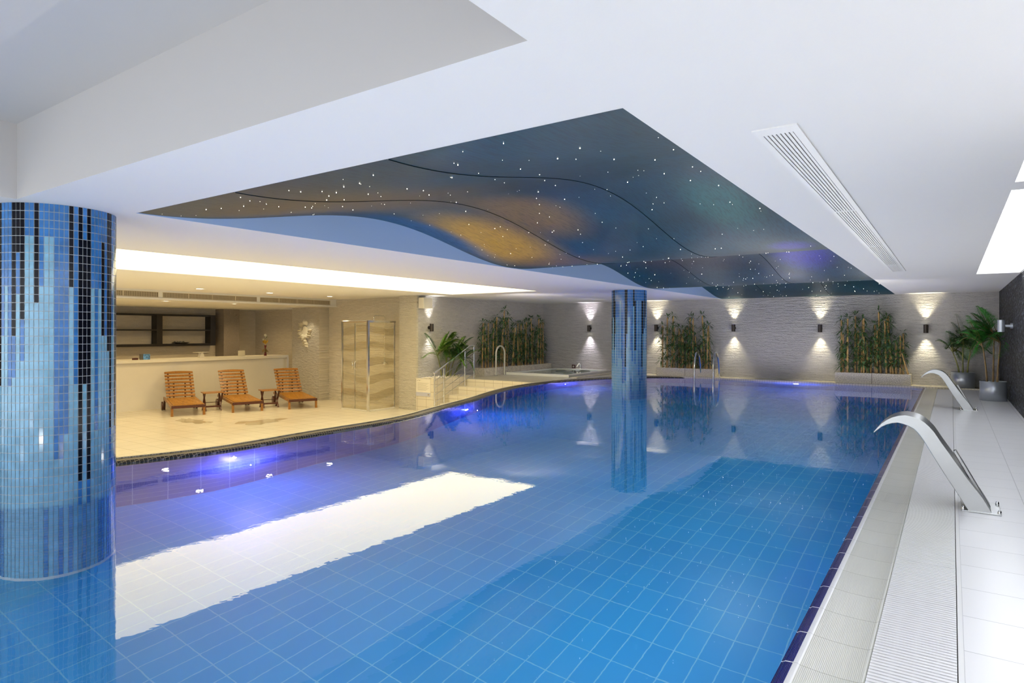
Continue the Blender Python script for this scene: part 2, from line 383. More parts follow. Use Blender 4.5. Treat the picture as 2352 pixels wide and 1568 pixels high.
# ------------------------------------------------------------------ water
def water_mat():
    m = bpy.data.materials.new('pool_water'); m.use_nodes = True; t = m.node_tree; t.nodes.clear()
    out = N(t, 'ShaderNodeOutputMaterial'); g = N(t, 'ShaderNodeBsdfGlass'); g.inputs['IOR'].default_value = 1.333; g.inputs['Roughness'].default_value = 0
    g.inputs['Color'].default_value = (.97, .99, 1, 1)
    v = coords(t, scale=(1, 1, 1)); n1 = noise(t, v, 7, 3, .55); n2 = noise(t, v, 1.3, 2, .5)
    a = N(t, 'ShaderNodeMath', operation='MULTIPLY_ADD'); a.inputs[1].default_value = 2.0; t.links.new(n2, a.inputs[0]); t.links.new(n1, a.inputs[2])
    b = N(t, 'ShaderNodeBump'); b.inputs['Strength'].default_value = 1; b.inputs['Distance'].default_value = .00035
    t.links.new(a.outputs[0], b.inputs['Height']); t.links.new(b.outputs[0], g.inputs['Normal']); t.links.new(g.outputs[0], out.inputs[0])
    return m
pts = [(x, y) for x, y in PATH] + [(XP, YF), (XP, YB)]
m = MB(); m.add([(x, y, 0) for x, y in pts], [tuple(range(len(pts)))[::-1]])
w = obj('pool_water', m, water_mat()); tag(w, 'calm clear blue swimming pool water', 'water', kind='stuff')

# ------------------------------------------------------------------ star ceiling
def wave(y): return ZC + .004 + .268 * math.sin(PI * (y - SY0) / 4.34) ** 2 * (1 - .10 * max(0, (y - 11)) / 4)
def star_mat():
    m, t, p = nt('painted_glow_fabric')
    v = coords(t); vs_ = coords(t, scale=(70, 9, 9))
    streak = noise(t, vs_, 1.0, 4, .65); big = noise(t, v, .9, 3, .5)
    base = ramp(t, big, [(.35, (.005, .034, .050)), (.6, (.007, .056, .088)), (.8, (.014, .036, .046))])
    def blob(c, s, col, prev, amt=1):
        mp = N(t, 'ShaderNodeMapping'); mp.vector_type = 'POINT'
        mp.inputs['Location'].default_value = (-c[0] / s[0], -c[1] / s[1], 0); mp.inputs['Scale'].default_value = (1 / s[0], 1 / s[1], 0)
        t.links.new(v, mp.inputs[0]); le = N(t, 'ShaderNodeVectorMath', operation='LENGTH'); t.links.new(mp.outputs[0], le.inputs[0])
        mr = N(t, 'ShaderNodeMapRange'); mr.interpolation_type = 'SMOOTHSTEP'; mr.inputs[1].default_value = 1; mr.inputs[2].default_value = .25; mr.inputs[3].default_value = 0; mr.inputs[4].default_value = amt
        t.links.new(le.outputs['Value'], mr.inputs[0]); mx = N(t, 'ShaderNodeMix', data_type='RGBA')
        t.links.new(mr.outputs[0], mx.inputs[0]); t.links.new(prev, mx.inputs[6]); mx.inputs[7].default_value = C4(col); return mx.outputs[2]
    c = base  # orange, teal and blue light on the fabric, painted in as soft blobs
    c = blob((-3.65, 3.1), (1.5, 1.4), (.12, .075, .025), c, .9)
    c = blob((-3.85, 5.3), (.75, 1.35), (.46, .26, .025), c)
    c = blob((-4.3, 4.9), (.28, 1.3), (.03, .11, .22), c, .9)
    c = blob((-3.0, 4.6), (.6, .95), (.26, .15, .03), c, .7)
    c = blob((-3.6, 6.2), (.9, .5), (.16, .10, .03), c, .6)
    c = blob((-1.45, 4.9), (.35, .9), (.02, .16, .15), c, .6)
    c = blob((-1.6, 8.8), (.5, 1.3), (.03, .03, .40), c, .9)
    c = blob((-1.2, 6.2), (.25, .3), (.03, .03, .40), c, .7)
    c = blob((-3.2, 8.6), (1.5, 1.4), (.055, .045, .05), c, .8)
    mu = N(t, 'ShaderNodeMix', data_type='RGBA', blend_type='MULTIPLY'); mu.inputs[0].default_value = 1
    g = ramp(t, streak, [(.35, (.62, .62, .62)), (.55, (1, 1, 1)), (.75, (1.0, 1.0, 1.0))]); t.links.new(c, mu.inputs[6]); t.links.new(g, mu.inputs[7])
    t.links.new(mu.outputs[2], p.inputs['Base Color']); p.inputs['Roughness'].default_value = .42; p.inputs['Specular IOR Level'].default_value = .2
    p.inputs['Emission Strength'].default_value = .12; t.links.new(mu.outputs[2], p.inputs['Emission Color'])  # faint self-glow added to the fabric, which is no lamp
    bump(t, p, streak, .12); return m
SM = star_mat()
cuts = [SX0, -3.31, -2.10, SX1]
star = empty('star_ceiling', (0, 0, 0), label='wavy dark blue star ceiling panel with painted-in coloured glows above the pool', cat='ceiling panel')
for i in range(3):
    a, b = cuts[i] + .0015 * (i > 0), cuts[i + 1] - .0015 * (i < 2); m = MB(); ny = 220; nx = 3; vs = []; fs = []
    for j in range(ny + 1):
        y = SY0 + .012 + (SY1 - SY0 - .02) * j / ny
        for k in range(nx + 1): vs.append((a + (b - a) * k / nx, y, wave(y)))
    for j in range(ny):
        for k in range(nx): q = j * (nx + 1) + k; fs.append((q, q + nx + 1, q + nx + 2, q + 1))
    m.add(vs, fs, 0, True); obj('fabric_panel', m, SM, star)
m = MB(); vs = []
for xc in cuts[1:3]:
    P = [(xc, SY0 + .02 + (SY1 - SY0 - .04) * j / 160) for j in range(161)]
    m.tube([(x, y, wave(y) - .001) for x, y in P], .003, 5)
obj('seam_strip', m, plain('seam_dark', (.004, .008, .012), .9, spec=.1), star)
def star_mb(mb, c, r):
    x, y, z = c; mb.add([(x + r, y, z), (x - r, y, z), (x, y + r, z), (x, y - r, z), (x, y, z + r), (x, y, z - r)], [(0, 2, 4), (2, 1, 4), (1, 3, 4), (3, 0, 4), (2, 0, 5), (1, 2, 5), (3, 1, 5), (0, 3, 5)])
SP = []
for i in range(560):
    x = rnd.uniform(SX0 + .05, SX1 - .05); y = SY0 + .1 + (SY1 - SY0 - .3) * rnd.random() ** 1.05
    r = rnd.choice([.0013, .0018, .0024, .0032]) * (1 + .03 * max(0, y - 4)); 
    if rnd.random() < .06: r *= 1.6
    SP.append((y / r, x, y, r))
SP.sort()
one = MB(); star_mb(one, (0, 0, 0), 1); proto = None
for k, (_, x, y, r) in enumerate(SP[:90]):
    if proto is None: proto = obj('star_light', one, STAR, star); o = proto
    else: o = proto.copy(); COL.objects.link(o); o.parent = star
    o.location = (x, y, wave(y) - .002); o.scale = (r, r, r)
m = MB()
for _, x, y, r in SP[90:]: star_mb(m, (x, y, wave(y) - .002), r)
tag(obj('star_lights', m, STAR, star), kind='stuff')

# ------------------------------------------------------------------ mosaic columns
def column(cx, cy, rad, seed, label):
    rr = random.Random(seed); root = empty('mosaic_column', (cx, cy, ZL * 0), label=label, cat='column', group=None)
    m = MB().lathe([(rad - .003, DP), (rad - .003, ZC + .01)], n=96); obj('column_core', m, GROUT, root)
    n = int(round(2 * PI * rad / .0252)); rows = int((ZC - DP) / .0505); m = MB(); da = 2 * PI / n; g = .0018 / rad; h = .0505
    k = 0; colr = []
    # groups of neighbouring tile columns share their steps
    while k < n:
        ty = rr.random(); wgrp = rr.choice([1, 1, 2, 2, 3])
        dark = ty < .48
        s1 = rr.choice([2, 4, 4, 10, 10, 16, 22]); s2 = s1 + rr.choice([6, 6, 12]); s3 = rr.choice([22, 28, 31, 34])
        for q in range(min(wgrp, n - k)):
            j1 = rr.choice([0, 0, 0, -6, 6, 2]); colr.append((dark, s1 + j1, s2 + j1, s3 + rr.choice([-2, 0, 0, 1, 3]), rr.random(), rr.random()))
        k += wgrp
        if dark and k < n:
            for q in range(min(rr.choice([1, 2, 3]), n - k)): colr.append((False, rr.choice([0, 4, 4]), 0, rr.choice([10, 16, 16, 22, 22, 28]), rr.random(), rr.random()))
            k = len(colr)
    colr = colr[:n]
    for c in range(n):
        dark, a, b, d, u, u2 = colr[c]; a0 = c * da + g; a1 = (c + 1) * da - g
        for r_ in range(rows):
            z1 = ZC - r_ * h - .0018; z0 = ZC - (r_ + 1) * h + .0018
            if r_ > 37: mi = 2 if (u2 > .25) else 1
            elif dark:
                start = 0 if u < .55 else (4 if u < .8 else 10); end = max(a + 6, start + 6) if u2 < .5 else b + 6
                end = min(end, 34)
                if start <= r_ < end: mi = 0
                elif r_ < start: mi = 1
                else: mi = 1 if r_ < end + 5 and u2 > .4 else 2
            else:
                mi = 1 if r_ < d and not (u < .3 and r_ >= 4) else 2
                if u2 > .93 and r_ > 31: mi = 1
            vs = [((rad + .0008) * math.cos(t_), (rad + .0008) * math.sin(t_), z) for z in (z0, z1) for t_ in (a0, a1)]
            m.add(vs, [(0, 1, 3, 2)], mi)
    obj('mosaic_tiles', m, [TILE_D, TILE_M, TILE_L, TILE_P], root)
    return root
column(-4.83, 1.724, .335, 11, 'wide blue mosaic column closest to the camera, standing in water beside the grey ceiling recess')
column(-4.98, 11.06, .325, 5, 'blue mosaic column standing far out in the water near the ladders')

# ------------------------------------------------------------------ swan-neck water jets
inner = [(.085, 0), (.045, .073), (-.021, .183), (-.088, .302), (-.133, .385), (-.162, .433), (-.191, .465), (-.226, .484), (-.273, .497), (-.32, .488), (-.363, .463), (-.405, .423)]
outer = [(.198, 0), (.151, .089), (.071, .202), (.006, .306), (-.054, .4), (-.088, .457), (-.122, .498), (-.156, .526), (-.197, .540), (-.237, .546), (-.285, .538), (-.326, .517), (-.369, .479), (-.407, .428)]
def jet():
    root = empty('water_jet', (0.14, 4.624, .014), label='steel swan-neck water spout on the pool edge, closer and larger of the two', cat='water spout', group=None)
    W = .27; m = MB(); N_ = 14
    def samp(P, k):
        L = [0]
        for i in range(1, len(P)): L.append(L[-1] + math.dist(P[i], P[i - 1]))
        s = L[-1] * k
        for i in range(1, len(P)):
            if s <= L[i] + 1e-9:
                t = (s - L[i - 1]) / (L[i] - L[i - 1]); return tuple(P[i - 1][a] * (1 - t) + P[i][a] * t for a in (0, 1))
        return P[-1]
    n = 26; vs = []
    for i in range(n + 1):
        a = samp(inner, i / n); b = samp(outer, i / n)
        for (x, z), y in ((a, 0), (b, 0), (b, W), (a, W)): vs.append((x - .14, y, z - .002))
    m.add(vs, [(i * 4 + k, i * 4 + (k + 1) % 4, i * 4 + 4 + (k + 1) % 4, i * 4 + 4 + k) for i in range(n) for k in (0, 2, 3)], 0)
    m.add(vs, [(i * 4 + 1, i * 4 + 2, i * 4 + 6, i * 4 + 5) for i in range(n)], 0, True)
    m.add(vs, [(3, 2, 1, 0), (n * 4, n * 4 + 1, n * 4 + 2, n * 4 + 3)])
    obj('spout', m, STEEL, root, bevel=.003)
    obj('back_ridge', MB().bar((.045, W / 2, .012), (-.125, W / 2, .335), .05, .02, up=(1, 0, .5)), STEEL, root, bevel=.004)
    obj('base_plate', MB().box(-.09, .10, -.012, W + .012, 0, .008), STEEL, root, bevel=.002)
    for x, y in ((-.082, .012), (.09, .005), (.09, W - .03), (-.082, W - .01)):
        b = MB().lathe([(.0001, .03), (.006, .028), (.010, .020), (.010, .008)], (x, y, 0), 10); obj('bolt', b, CHROME, root)
    return root
J = jet()
dup(J, (.19, 10.6, .014), label='steel swan-neck water spout farther along the pool edge, before the planter pots', category='water spout')

# drain grate sections
m = MB(); L = .492
for k in range(23): m.box(-.115, .115, .002 + k * .0214, .002 + k * .0214 + .0135, -.012, 0)
for x in (-.115, -.06, 0, .06, .107): m.box(x, x + .008, 0, L, -.02, -.004)
y = 1.0; g0 = None; i = 0
while y < YF - .5:
    if g0 is None: g0 = obj('drain_grate', m, GRATE); o = g0
    else: o = g0.copy(); COL.objects.link(o)
    o.location = (-.099, y, .013)
    tag(o, 'white slatted overflow grate section along the pool gutter', 'drain grate', 'overflow grate sections'); y += .4945
# ------------------------------------------------------------------ ceiling vent
o = empty('ceiling_vent', (-.555, 5.96, ZC), label='long white linear air vent in the ceiling', cat='air vent')
X0, X1, Y0, Y1 = -.0815, .0815, -3.42, 3.42; m = MB(); z0 = -.006
m.ring(X0, X1, Y0, Y1, (.08, .03, .025, .028), z0, 0)
sp = [4.53 - 5.96, 6.54 - 5.96, 8.44 - 5.96]
for s_ in sp: m.box(X0 + .025, X1 - .028, s_ - .015, s_ + .015, z0, 0)
obj('vent_frame', m, SATIN, o)
ed = [Y0 + .08] + sp + [Y1 - .03]; VBACK = plain('vent_shadow', (.18, .18, .19), .8)
for i in range(4):
    m = MB(); a, b = ed[i] + .015 * (i > 0), ed[i + 1] - .015 * (i < 3); 
    for k in range(7): x = X0 + .028 + k * .0155; m.box(x, x + .0105, a, b, -.0045, -.0015, 0)
    if i == 3:
        for k in range(16): m.box(X0 + .025, X1 - .028, a + k * (b - a) / 16, a + k * (b - a) / 16 + .006, -.005, -.0015, 0)
    m.box(X0 + .024, X1 - .027, a, b, -.0012, -.0006, 1)
    obj('vane_panel', m, [SATIN, VBACK], o)
# ------------------------------------------------------------------ fascia grilles
GR = plain('grille_slats', (.52, .44, .30), .5); GD = plain('grille_dark', (.10, .075, .04), .8); GF = plain('grille_frame', (.66, .58, .42), .5)
zz = 1.70
for i, (a, b, lb) in enumerate([(3.6, 6.08, 'beige slotted air grille on the bar soffit, next to the mosaic column'), (6.155, 8.15, 'beige slotted air grille on the bar soffit, middle one of three'), (8.225, 10.12, 'beige slotted air grille on the bar soffit, beside the shower wall')]):
    o = empty('air_grille', (CEX0, (a + b) / 2, 1.762), label=lb, cat='air vent'); c = (a + b) / 2; a -= c; b -= c; m = MB(); H = .052
    m.box(0, .006, a, b, -H, -H + .006); m.box(0, .006, a, b, H - .006, H); m.box(0, .006, a, a + .01, -H + .006, H - .006); m.box(0, .006, b - .01, b, -H + .006, H - .006)
    for k in range(1, 4): yy = a + (b - a) * k / 4; m.box(0, .006, yy - .006, yy + .006, -H, H)
    obj('grille_frame', m, GF, o); m = MB().box(.0005, .001, a, b, -H, H, 1)
    for k in range(int((b - a) / .03)): yy = a + .006 + k * .03; m.box(.001, .004, yy, yy + .012, -H, H)
    for k in range(5): z = -H + .012 + k * .02; m.box(.001, .005, a, b, z, z + .006)
    obj('louvre', m, [GR, GD], o)
# ------------------------------------------------------------------ downlights
def spot(name, loc, rot, e, c, ang, blend=.5, r=.02):
    l = bpy.data.lights.new(name, 'SPOT'); l.energy = e; l.color = c; l.spot_size = R(ang); l.spot_blend = blend; l.shadow_soft_size = r
    o = bpy.data.objects.new(name, l); COL.objects.link(o); o.location = loc; o.rotation_euler = rot; return o
DL = None
def downlight(x, y, z, lb, e=60):
    global DL
    if DL is None:
        DL = empty('downlight', (x, y, z), label=lb, cat='ceiling light'); obj('trim_ring', MB().lathe([(.062, 0), (.085, -.002), (.090, -.006), (.092, 0)], n=24), SATIN, DL)
        obj('lens', MB().lathe([(.0001, -.001), (.064, -.001)], n=24), LENS_W, DL)
    else: dup(DL, (x, y, z), label=lb)
    spot('downlight_and_fill', (x, y, z - .02), (0, 0, 0), e, (1, .75, .38), 150, .8, .06)
downlight(-11.3, 6.3, ZC, 'round recessed ceiling downlight above the sun lounger next to the counter\'s open end')
downlight(-11.3, 7.75, ZC, 'round recessed ceiling downlight above the lounger in the middle')
downlight(-11.3, 9.25, ZC, 'round recessed ceiling downlight above the lounger next to the shower')
downlight(-12.75, 6.42, 1.665, 'recessed downlight under the bar soffit above the blue box side', 40)
downlight(-12.75, 7.87, 1.665, 'recessed downlight under the bar soffit between the slotted grilles and flower vase', 40)
for y in (-1.5, .8, 3.2, 4.8): spot('downlight_and_fill', (-11.3, y, ZC - .02), (0, 0, 0), 60, (1, .75, .38), 150, .8, .06)
for y in (3.0, 4.8, 6.4, 8.0, 9.6): spot('downlight_and_fill', (-15.0, y, 1.64), (0, 0, 0), 48, (1, .75, .38), 150, .8, .06)  # added spots without fixtures, to brighten the bar interior
# ------------------------------------------------------------------ wall lamps
def walllamp():
    o = empty('wall_lamp'); m = MB().tube([(0, -.085, -.082), (0, -.085, .082)], .042, 18, caps=False).lathe([(.0001, 0), (.042, 0)], (0, -.085, .02), 18).lathe([(.0001, 0), (.042, 0)], (0, -.085, -.02), 18)
    obj('lamp_body', m, DSTEEL, o); obj('wall_mount', MB().tube([(0, -.05, 0), (0, 0, 0)], .02, 10).tube([(0, -.012, 0), (0, 0, 0)], .036, 14), DSTEEL, o)
    obj('bulb', MB().lathe([(.0001, 0), (.03, 0)], (0, -.085, .07), 14), LENS_W, o); obj('bulb', MB().lathe([(.0001, 0), (.03, 0)], (0, -.085, -.07), 14), LENS_W, o)
    return o
WL = walllamp(); WL.location = (-7.886, YW, 1.166); tag(WL, 'dark up-and-down wall lamp on the far wall above the hot tub', 'wall lamp')
LAMPS = [((-7.886, YW, 1.166), 0, (1, .9, 1)), ((-6.018, YW, 1.172), 0, (1, .88, .62)), ((-4.142, YW, 1.17), 0, (1, .88, .6)), ((-2.323, YW, 1.158), 0, (1, .88, .6)), ((-.419, YW, 1.146), 0, (1, .88, .6)), ((XL, 10.33, 1.16), R(90), (1, .95, .9))]
LBL = [None, 'dark up-and-down wall lamp partly behind the bamboo leaves of the middle planter', 'dark up-and-down wall lamp on the bare wall next to the pool ladder', 'dark up-and-down wall lamp touching the air beside the taller bamboo planter, ladder side', 'dark up-and-down wall lamp between the bamboo and the potted palms', 'dark wall lamp below the white speaker box above the bushy palm']
LBL[3] = 'dark up-and-down wall lamp just beside the bamboo planter that ends near the pots'
for (p, rz, c), lb in zip(LAMPS, LBL):
    if lb: dup(WL, p, rz, label=lb)
    off = Matrix.Rotation(rz, 3, 'Z') @ Vector((0, -.085, 0)); q = Vector(p) + off
    e = 36 if rz == 0 else 20
    spot('wall_lamp_down', q + Vector((0, 0, -.09)), (0, 0, 0), e, c, 70, 1, .02); spot('wall_lamp_up', q + Vector((0, 0, .09)), (PI, 0, 0), e, c, 70, 1, .02)
o = empty('wall_lamp', (XR, 11.8, 1.172), R(-90), label='silver cylinder wall lamp on the dark slate wall', cat='wall lamp')
SILV = plain('silver_paint', (.55, .60, .66), .35, .6)
obj('lamp_body', MB().tube([(0, -.135, -.088), (0, -.135, .088)], .045, 20), SILV, o); obj('wall_mount', MB().tube([(0, -.09, 0), (0, -.03, 0)], .022, 12).tube([(0, -.03, 0), (0, 0, 0)], .04, 14), SILV, o)
# ------------------------------------------------------------------ underwater lights
UW = empty('pool_light'); obj('light_ring', MB().lathe([(.055, 0), (.075, .006), (.082, 0)], n=20), SATIN, UW); obj('lens', MB().lathe([(.0001, .006), (.055, .006)], n=20), UWLENS, UW)
first = True
for (x, y, z), (nx, ny), lb in [((-5.345, 3.36, -.60), (1, -.05), 'underwater light glowing violet-blue before the first lounger'), ((-5.955, 7.41, -.68), (1, .25), 'underwater light below the stair handrail side of the pool'), ((-6.85, 11.95, -.60), (1, -.1), 'underwater light in front of the hot tub'), ((-2.72, YF - .004, -.28), (0, -1), 'underwater light in the far pool wall below the bare stone')]:
    rt = Vector((nx, ny, 0)).to_track_quat('Z', 'Y').to_euler()
    o = UW if first else dup(UW, (x, y, z)); first = False; o.location = (x, y, z); o.rotation_euler = rt; o['label'] = lb; o['category'] = 'pool light'
    l = bpy.data.lights.new('pool_lamp', 'POINT'); l.energy = 42; l.color = (.28, .25, 1); l.shadow_soft_size = .003; q = bpy.data.objects.new('pool_lamp', l); COL.objects.link(q)
    nn = Vector((nx, ny, 0)).normalized(); q.location = Vector((x, y, z)) + nn * .18

# ------------------------------------------------------------------ sun loungers and side tables
def lounger():
    o = empty('sun_lounger'); zf, zr = .205, .262      # rail height front, back
    for s_ in (-1, 1):
        y = s_ * .285; obj('side_rail', MB().bar((.02, y, zf - .02), (-1.42, y, zr - .02), .03, .055), WOOD, o, bevel=.004)
        obj('leg', MB().bar((-.03, y, zf - .03), (-.02, y, 0), .045, .035, up=(1, 0, 0)), WOOD, o, bevel=.003)
        obj('leg', MB().bar((-1.28, y, zr - .02), (-1.36, y, .0), .035, .045, up=(1, 0, 0)), WOODD, o, bevel=.003)
        w_ = obj('wheel', MB().tube([(-1.30, y + s_ * .03, .09), (-1.30, y + s_ * .06, .09)], .09, 20), WOODD, o)
        obj('back_rail', MB().bar((-1.10, s_ * .21, zr + .02), (-1.50, s_ * .21, zr + .52), .03, .03), WOODD, o)
        obj('prop_arm', MB().bar((-1.36, s_ * .11, zr + .30), (-1.33, s_ * .11, zr - .02), .03, .02), WOODD, o)
    m = MB().bar((.015, -.30, zf - .02), (.015, .30, zf - .02), .03, .055); obj('front_rail', m, WOODD, o, bevel=.004)
    m = MB(); n = 15
    for k in range(n):
        t = k / (n - 1); x = -.03 - t * 1.05; z = zf + (zr - zf) * (-x / 1.42) + .015; m.box(x - .033, x + .033, -.265, .265, z - .009, z + .009)
    obj('seat', m, WOODL, o)
    m = MB()
    for k in range(8):
        t = (k + .35) / 7.6; cx, cz = -1.10 - .40 * t, zr + .03 + .50 * t; wv = .275 - .0 * t
        T = Matrix.Translation((cx, 0, cz)) @ Matrix.Rotation(math.atan2(.5, -.4), 4, 'Y').inverted()
        d = Vector((-.4, 0, .5)).normalized(); nrm = Vector((.5, 0, .4)).normalized()
        T = Matrix(((d.x, 0, nrm.x, cx), (0, 1, 0, 0), (d.z, 0, nrm.z, cz), (0, 0, 0, 1)))
        if k == 7:
            P = [(-.024, -wv), (-.024, wv)] + [(.018 + .016 * math.cos(PI * a / 2 / 6) if True else 0, wv * (1 - 2 * (a + 6) / 12)) for a in range(-6, 7)]
            m.prism(P[::-1], -.009, .009, 0, T)
        else: m.box(-.024, .024, -wv, wv, -.009, .009, 0, T)
    obj('backrest', m, WOOD, o)
    return o
LG = lounger(); LG.location = (-12.41, 6.69, ZL); LG.rotation_euler = (0, 0, R(-21)); tag(LG, 'slatted teak sun lounger with raised back, first one beside the mosaic column', 'sun lounger')
LG['label'] = 'slatted teak sun lounger with raised back, at the end away from the shower'
dup(LG, (-12.02, 7.73, ZL), R(-19), label='slatted teak sun lounger with raised back standing between the two side tables')
dup(LG, (-11.56, 8.75, ZL), R(-22), label='slatted teak sun lounger with raised back nearest the shower and relief wall')
def stable():
    o = empty('side_table'); hx, hy = .17, .20; m = MB()
    for k in range(6): m.box(-hx + k * .058, -hx + k * .058 + .05, -hy, hy, .37, .388)
    obj('table_top', m, WOOD, o)
    for s_ in (-1, 1):
        y = s_ * .15
        obj('leg', MB().bar((-.13, y, .37), (.13, y, 0), .022, .03, up=(0, 1, 0)), WOODD, o); obj('leg', MB().bar((.13, y + .02 * s_, .37), (-.13, y + .02 * s_, 0), .022, .03, up=(0, 1, 0)), WOODD, o)
    obj('stretcher', MB().bar((.08, -.15, .09), (.08, .15, .09), .03, .035).bar((-.09, -.15, .16), (-.09, .15, .16), .012, .012), WOODD, o); return o
ST = stable(); ST.location = (-12.88, 7.46, ZL); ST.rotation_euler = (0, 0, R(-20)); tag(ST, 'small folding teak side table left of the middle lounger', 'side table')
ST['label'] = 'small folding teak side table between the lounger farthest from the shower and the middle one'
dup(ST, (-12.38, 8.49, ZL), R(-20), label='small folding teak side table beside the lounger nearest the shower')
# wet patches
PUD = plain('wet_film', (.60, .52, .36), .05, spec=.8)
def puddle(cx, cy, sx, sy, seed, lb):
    rr = random.Random(seed); P = []
    for k in range(26):
        a = 2 * PI * k / 26; q = 1 + rr.uniform(-.35, .35); P.append((cx + sx * q * math.cos(a), cy + sy * q * math.sin(a)))
    m = MB(); m.add([(x, y, ZL + .0015) for x, y in P], [tuple(range(26))]); tag(obj('puddle', m, PUD), lb, 'puddle')
puddle(-11.55, 6.35, .5, .18, 3, 'thin wet puddle on beige tiles before the lounger legs away from the shower')
puddle(-10.5, 7.05, .30, .42, 4, 'thin wet puddle on beige tiles before the middle lounger')

# ------------------------------------------------------------------ bar counter and items
o = empty('bar_counter', (-14.0, 4, ZL), label='long cream bar counter behind the loungers', cat='counter')
obj('front_panel', MB().box(-.5, -.08, -6, 6.15, 0, 1.0), CREAM, o); obj('worktop', MB().box(-.62, .0, -6, 6.15, 1.0, 1.065), COUNTER, o, bevel=.004)
obj('end_panel', MB().box(-.5, -.02, 6.12, 6.17, 0, 1.0), CREAM, o)
ZT = ZL + 1.065
PRINT = plain('blue_print_box', (.12, .30, .62), .3, var=.7, vscale=30)
o = empty('box', (-14.15, 6.71, ZT), R(-12), label='small blue printed box on the bar counter', cat='box'); obj('box_body', MB().box(-.055, .055, -.065, .065, .0, .118), PRINT, o, bevel=.002); obj('box_side', MB().box(-.056, .054, -.115, -.066, 0, .118), plain('box_grey', (.10, .09, .07), .4), o)
o = empty('card_holder', (-14.15, 6.49, ZT), label='little dark red holder beside the blue box on the counter', cat='holder'); obj('holder', MB().box(-.03, .03, -.05, .05, 0, .038), plain('maroon', (.09, .02, .015), .4), o, bevel=.003); obj('holder_top', MB().box(-.02, .02, -.045, .045, .038, .042), plain('maroon_b', (.05, .012, .01), .3), o)
o = empty('display_stand', (-14.15, 7.92, ZT), label='white stand with flat top and flared foot on the counter', cat='stand')
obj('pedestal', MB().prism([(-.055, 0), (.055, 0), (.025, .12), (-.025, .12)], -.05, .05, 0, Matrix.Rotation(R(90), 4, 'X') @ Matrix.Identity(4) @ Matrix.Rotation(R(90), 4, 'Y')), CREAM, o); obj('tray_top', MB().box(-.07, .07, -.155, .155, .12, .128), CREAM, o)
obj('flyer_holder', MB().box(-.01, .01, -.085, .085, 0, .14), plain('cream_card', (.78, .72, .55), .4)); q = bpy.data.objects['flyer_holder']; q.location = (-14.15, 8.93, ZT); tag(q, 'plain cream card standing upright on the counter', 'card')
# vase with flowers
o = empty('flower_vase', (-14.15, 9.58, ZT), label='slim dark red vase with pale flowers and yellow wrap on the counter', cat='vase')
RED = plain('dark_red_glass', (.16, .012, .01), .15); obj('vase', MB().lathe([(.0001, 0), (.034, 0), (.030, .05), (.018, .10), (.014, .16), (.022, .22), (.03, .26)], n=16), RED, o)
rr = random.Random(3); m = MB()
for k in range(12):
    a = rr.uniform(0, 2 * PI); m.add([(0, 0, .27), (.07 * math.cos(a), .07 * math.sin(a), .36 + rr.uniform(-.03, .05)), (.07 * math.cos(a + .6), .07 * math.sin(a + .6), .36 + rr.uniform(-.03, .05))], [(0, 1, 2)])
obj('wrap', m, plain('yellow_paper', (.55, .33, .03), .5), o); m = MB()
for k in range(10):
    a = rr.uniform(0, 2 * PI); m.add([(0, 0, .20), (.085 * math.cos(a), .085 * math.sin(a), .09 + rr.uniform(-.02, .03)), (.06 * math.cos(a + .6), .06 * math.sin(a + .6), .10)], [(0, 1, 2)])
obj('bow', m, plain('olive_net', (.20, .12, .03), .7), o)
obj('flower', MB().tube([(0, 0, .26), (.01, 0, .4), (0, 0, .48)], .004, 6).ball((0, 0, .51), .035, 8), plain('ivory_petal', (.78, .76, .62), .6), o)
obj('flower', MB().tube([(0, 0, .26), (0, -.05, .38)], .004, 6).ball((0, -.055, .40), .024, 8), plain('ivory_petal_b', (.70, .68, .55), .6), o)
m = MB()
for k in range(7):
    a = rr.uniform(0, 2 * PI); z = rr.uniform(.33, .48); m.add([(0, 0, z), (.05 * math.cos(a), .05 * math.sin(a), z + .03), (.035 * math.cos(a + .4), .035 * math.sin(a + .4), z)], [(0, 1, 2)])
obj('leaves', m, LEAF_B, o)
# wall shelf
o = empty('wall_shelf', (XB, 7.0, 1.1), label='black open wall shelf unit behind the bar', cat='shelf'); y0, y1 = -1.9, 2.40; m = MB()
for z, t in ((.375, .022), (-.375, .03), (0, .018)): m.box(0.003, .26, y0, y1, z - t, z + t)
obj('shelf_board', m, BLACKW, o)
for y in (-1.9, -1.0 + .0, .88, 2.26): obj('divider', MB().box(0.003, .265, y, y + .14, -.405, .397), BLACKW, o)
o = empty('serving_tray', (XB + .14, 8.55, 1.1 - .345), label='dark shallow tray on the lowest shelf board', cat='tray'); obj('tray', MB().lathe([(.0001, .004), (.12, .004), (.20, .035), (.21, .035), (.13, 0), (.0001, 0)], n=24), BLACKW, o)
m = MB()
for k in range(6): m.ball((rnd.uniform(-.1, .1), rnd.uniform(-.12, .12), .035), .03, 6)
tag(obj('glassware', m, plain('smoked_glass', (.2, .2, .18), .15), o))
